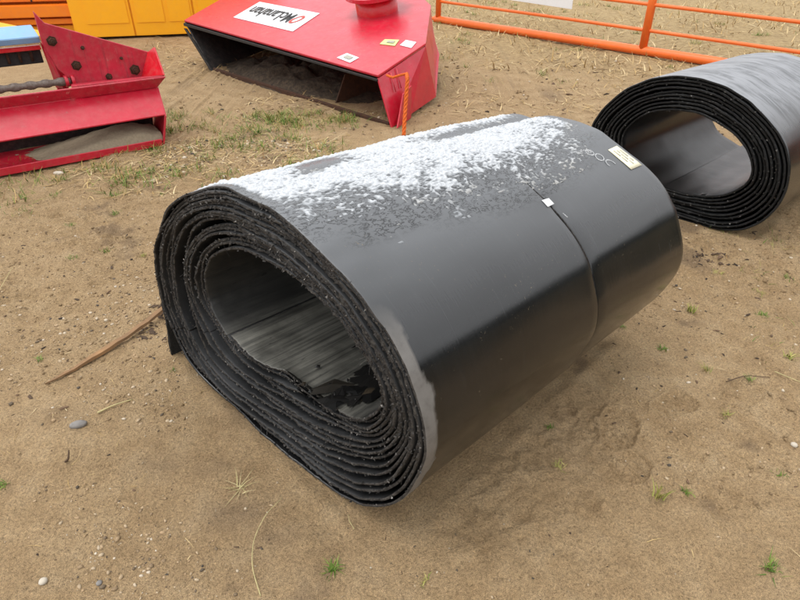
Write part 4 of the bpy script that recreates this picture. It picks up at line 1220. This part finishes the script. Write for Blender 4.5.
def litter():
    rg = np.random.default_rng(31)
    # bark crumbs and clods
    xs, ys, ss = [], [], []
    for n, x0, x1, y0, y1, s0, s1 in ((700, .75, 2.5, 1.25, 3.4, .002, .010), (420, -2.2, -.8, 1.4, 3.2, .002, .009), (200, -1.1, 1.2, .8, 1.7, .0015, .005), (900, -3.2, 4, 4.0, 9, .006, .022), (130, -1.15, -.95, 2.05, 2.35, .004, .014), (60, 1.55, 1.75, 2.7, 2.85, .005, .016)):
        x = rg.uniform(x0, x1, n); y = rg.uniform(y0, y1, n); k = fbm(x * 2.2 + 9, y * 2.2, 64, 3) + rg.uniform(-.2, .2, n) > .5
        xs.append(x[k]); ys.append(y[k]); ss.append((s0 * (s1 / s0) ** (rg.random(n) ** 2))[k])
    x, y, s_ = map(np.concatenate, (xs, ys, ss)); n = len(x)
    V0, F0 = ico(); F0 = np.array(F0); nv = len(V0)
    V = V0[None] * (1 + rg.uniform(-.4, .4, (n, nv, 1))) * np.stack([rg.uniform(.8, 2.4, n), rg.uniform(.4, .9, n), rg.uniform(.25, .6, n)], -1)[:, None] * s_[:, None, None]
    a = rg.uniform(0, 2 * pi, n); c, q = np.cos(a)[:, None], np.sin(a)[:, None]
    XYZ = np.stack([V[..., 0] * c - V[..., 1] * q + x[:, None], V[..., 0] * q + V[..., 1] * c + y[:, None], V[..., 2] + (ground_z(x, y) + s_ * .2)[:, None]], -1)
    F = (F0[None] + (np.arange(n) * nv)[:, None, None]).reshape(-1, 3)
    o = link('bark_litter', mesh_np('bark_litter', XYZ.reshape(-1, 3), F, False), None, [M['litter']])
    tag(o, 'dark bark crumbs and clods strewn over the sand', 'litter', kind='stuff')
    # straw: sparse near, thick by the red hood, stubble beyond the gate
    Ps, A, L, Wd, Li = [], [], [], [], []
    for n, x0, x1, y0, y1, l0, l1, w, li, th_ in ((260, -2.2, -.6, 1.0, 3.2, .015, .06, .0010, .05, .5), (260, .7, 2.4, 1.0, 3.4, .015, .06, .0010, .08, .5), (3600, -2.4, -.4, 3.6, 5.5, .03, .16, .0030, .12, .46), (5000, -3.5, 3.5, 5.4, 9.0, .05, .16, .0036, .25, .47), (16000, -1.0, 9.5, 6.8, 19, .05, .18, .006, .5, .42), (1800, -6, -1, 7.5, 11, .05, .16, .004, .35, .5), (9000, -2, 22, 14, 40, .12, .4, .011, .6, .44)):
        x = rg.uniform(x0, x1, n); y = rg.uniform(y0, y1, n); k = fbm(x * 1.6 + 2, y * 1.6, 66, 4) + rg.uniform(-.12, .12, n) > th_
        x, y = x[k], y[k]; m = len(x)
        Ps.append(np.stack([x, y, ground_z(x, y) + .002], -1)); A.append(rg.uniform(0, 2 * pi, m)); L.append(rg.uniform(l0, l1, m)); Wd.append(np.full(m, w) * rg.uniform(.6, 1.4, m)); Li.append(np.abs(rg.normal(0, li, m)))
    V, F = strips(np.concatenate(Ps), np.concatenate(A), np.concatenate(L), np.concatenate(Wd), np.concatenate(Li), .1, rg)
    o = link('straw_litter', mesh_np('straw_litter', V, F, False), None, [M['straw']])
    tag(o, 'dry straw and stubble lying on the sand and over the field behind', 'straw', kind='stuff')
    # low weeds and grass between the machines
    Ps, A, L, Wd, Li = [], [], [], [], []
    cl = [(rg.uniform(-2.3, -.45), rg.uniform(3.75, 5.5)) for _ in range(80)] + [(-.75 + rg.normal(0, .28), 5.35 + rg.normal(0, .13)) for _ in range(30)] + [(rg.uniform(-2.9, -1.6), rg.uniform(3.3, 4.2)) for _ in range(16)] + [(rg.uniform(.4, 6), rg.uniform(6.5, 14)) for _ in range(60)] + [(rg.uniform(1.0, 2.4), rg.uniform(2.0, 3.4)) for _ in range(10)]
    for (cx, cy) in cl:
        m = int(rg.uniform(14, 60)); r = rg.uniform(.02, .10)
        x = cx + rg.normal(0, r, m); y = cy + rg.normal(0, r, m)
        Ps.append(np.stack([x, y, ground_z(x, y)], -1)); A.append(rg.uniform(0, 2 * pi, m)); sc = .5 if cy < 3.5 else 1.0
        L.append(rg.uniform(.02, .10, m) * sc); Wd.append(rg.uniform(.0014, .0036, m) * sc); Li.append(rg.uniform(.4, 1.45, m))
    V, F = strips(np.concatenate(Ps), np.concatenate(A), np.concatenate(L), np.concatenate(Wd), np.concatenate(Li), .35, rg)
    o = link('low_weeds', mesh_np('low_weeds', V, F, False), None, [M['weeds']])
    tag(o, 'sparse low green weeds growing between the red machines', 'weeds', kind='stuff')
litter()

# ------------------------------------------------------------------ single grass tufts and dry stalks
def tuft(x, y, n, h, spread, mat, label, seed, lift=(.5, 1.4), w=.0016, group='small grass tufts on the sand'):
    rg = np.random.default_rng(seed)
    P = np.stack([rg.normal(0, spread, n), rg.normal(0, spread, n), np.zeros(n)], -1)
    V, F = strips(P, rg.uniform(0, 2 * pi, n), rg.uniform(.5, 1, n) * h, rg.uniform(.6, 1.3, n) * w, rg.uniform(lift[0], lift[1], n), .35, rg, 4)
    o = link('grass_tuft', mesh_np('grass_tuft', V, F, False), None, [mat])
    o.location = (x, y, float(ground_z(x, y)) - .001)
    return tag(o, label, 'grass', group)
G, GYm, GD = M['grass'], M['grass_y'], M['grass_dry']
tuft(-.187, .992, 46, .034, .007, G, 'small bright green tuft at bottom centre, below the roll opening', 101)
tuft(.066, .955, 14, .022, .006, GYm, 'faint yellowish tuft at bottom centre, right of the bright green one', 102)
tuft(.533, 1.542, 16, .026, .006, G, 'tiny green tuft in the shade just under the right flank of the roll', 103)
tuft(.523, 1.365, 30, .022, .010, GYm, 'flat yellow-green tuft left of the boot prints', 104)
tuft(.806, 1.236, 22, .075, .007, GYm, 'tallest yellow-green tuft, at the toe of the boot prints', 105, (1.0, 1.5), .0022)
tuft(.902, 1.262, 34, .024, .009, G, 'round bright tuft right of the tallest yellow-green tuft', 106)
tuft(1.037, 1.002, 40, .045, .010, G, 'leafy green tuft in the lower right corner', 107)
tuft(1.244, 1.338, 20, .025, .008, G, 'small green tuft near the right edge, above the lower right tuft', 108)
tuft(1.186, 1.608, 24, .028, .010, GYm, 'pale tuft on the scuffed sand right of the boot prints', 109)
tuft(-1.275, 1.29, 26, .030, .008, G, 'green tuft cut by the left edge of the frame', 110)
tuft(-1.595, 2.88, 40, .030, .014, G, 'largest green tuft on the bare sand left of the roll', 111)
tuft(-1.739, 2.79, 30, .026, .012, G, 'green tuft on the left sand, just left of the largest one', 112)
tuft(-1.926, 3.172, 24, .026, .012, G, 'green tuft on the left sand nearest the dark bark heap', 113)
tuft(-1.74, 3.365, 34, .034, .014, G, 'yellow-green tuft on the left sand, below the feeder corner', 114)
tuft(-1.369, 2.822, 24, .026, .012, GYm, 'small tuft close to the left shoulder of the big roll', 115)
tuft(-1.48, 1.938, 18, .024, .010, G, 'tiny tuft on the gravelly sand above the wooden lath tip', 116)
tuft(-.905, 1.86, 16, .022, .007, G, 'tiny tuft beside the loose belt end', 117)
tuft(-2.247, 3.642, 36, .04, .02, G, 'wide tuft below the lip of the red feeder', 118)
tuft(-1.857, 3.642, 34, .04, .018, G, 'bushy tuft right of the wide one below the feeder lip', 119)
tuft(-1.569, 3.675, 22, .03, .014, G, 'small tuft above the left shoulder of the big roll', 120)
tuft(1.106, 2.005, 24, .030, .010, G, 'green tuft nearest the back corner of the big roll on the right', 121)
tuft(.978, 2.148, 20, .026, .009, G, 'tuft half hidden beside the far bottom edge of the big roll', 122)
tuft(1.344, 2.29, 16, .055, .009, GYm, 'upright broad-leaved tuft between the two rolls', 123, (.9, 1.5), .004)
tuft(1.654, 2.257, 44, .028, .012, G, 'dark bluish green tuft right of the broad-leaved one', 124)
tuft(1.626, 1.965, 20, .04, .010, GYm, 'leafy tuft at the right edge, below the second roll', 125, w=.003)
tuft(1.95, 2.575, 26, .026, .014, G, 'green tuft at the right edge nearest the second roll', 126)
tuft(1.743, 2.463, 24, .026, .016, GYm, 'flat olive tuft below the second roll', 127)
tuft(1.607, 2.625, 30, .026, .018, GYm, 'spread olive tuft beneath the bottom of the second roll', 128)
tuft(1.234, 1.874, 20, .042, .009, GYm, 'upright yellowish tuft in the middle of the right-hand sand', 129, (.9, 1.5))
tuft(1.377, 1.813, 22, .028, .010, G, 'green tuft right of the upright yellowish one', 130)
tuft(-.508, 1.27, 16, .075, .008, GD, 'pale dry grass tuft with splayed blades in the left foreground', 131, (.15, .9), .0013, 'dry grass on the sand')
def stalk(pts, r, label, name='dry_stalk', mat=None):
    P = [Vector((x, y, float(ground_z(x, y)) + z)) for x, y, z in pts]
    Q = []
    for i in range(len(P) - 1):
        for k in range(5):
            t = k / 5; Q.append(P[i].lerp(P[i + 1], t))
    Q.append(P[-1])
    for _ in range(3):
        Q = [Q[0]] + [(Q[i - 1] + Q[i] * 2 + Q[i + 1]) / 4 for i in range(1, len(Q) - 1)] + [Q[-1]]
    o = tube(name, Q, [r * (1.1 - .6 * i / len(Q)) for i in range(len(Q))], mat or M['grass_dry'], None, 6)
    return tag(o, label, 'stalk', 'dry stalks on the sand')
stalk([(-.375, .92, .003), (-.415, 1.0, .012), (-.425, 1.08, .02), (-.40, 1.15, .03), (-.36, 1.20, .04)], .0016, 'long bent dry grass stalk at the bottom, left of centre')
stalk([(-1.10, 1.605, .006), (-1.05, 1.64, .010), (-.995, 1.672, .012)], .0035, 'thick straw pointing at the flat grey stone')
stalk([(-1.90, 2.28, .01), (-1.93, 2.45, .03), (-1.95, 2.62, .05)], .002, 'thin straw standing at the left edge above the gravel')
stalk([(-1.115, 1.385, .0), (-1.095, 1.375, .02), (-1.10, 1.40, .035)], .004, 'stubby broken twig at the left foreground', mat=M['litter'])
stalk([(-.135, 1.115, .004), (-.15, 1.135, .012), (-.155, 1.155, .02)], .0012, 'short pale stem at the lowest point of the roll')
stalk([(1.28, 1.80, .006), (1.37, 1.83, .012), (1.46, 1.82, .006)], .0022, 'curved dark stem lying on the right-hand sand', mat=M['litter'])
stalk([(1.50, 1.86, .006), (1.55, 1.80, .02), (1.62, 1.74, .008)], .002, 'bent tan stem near the right edge')
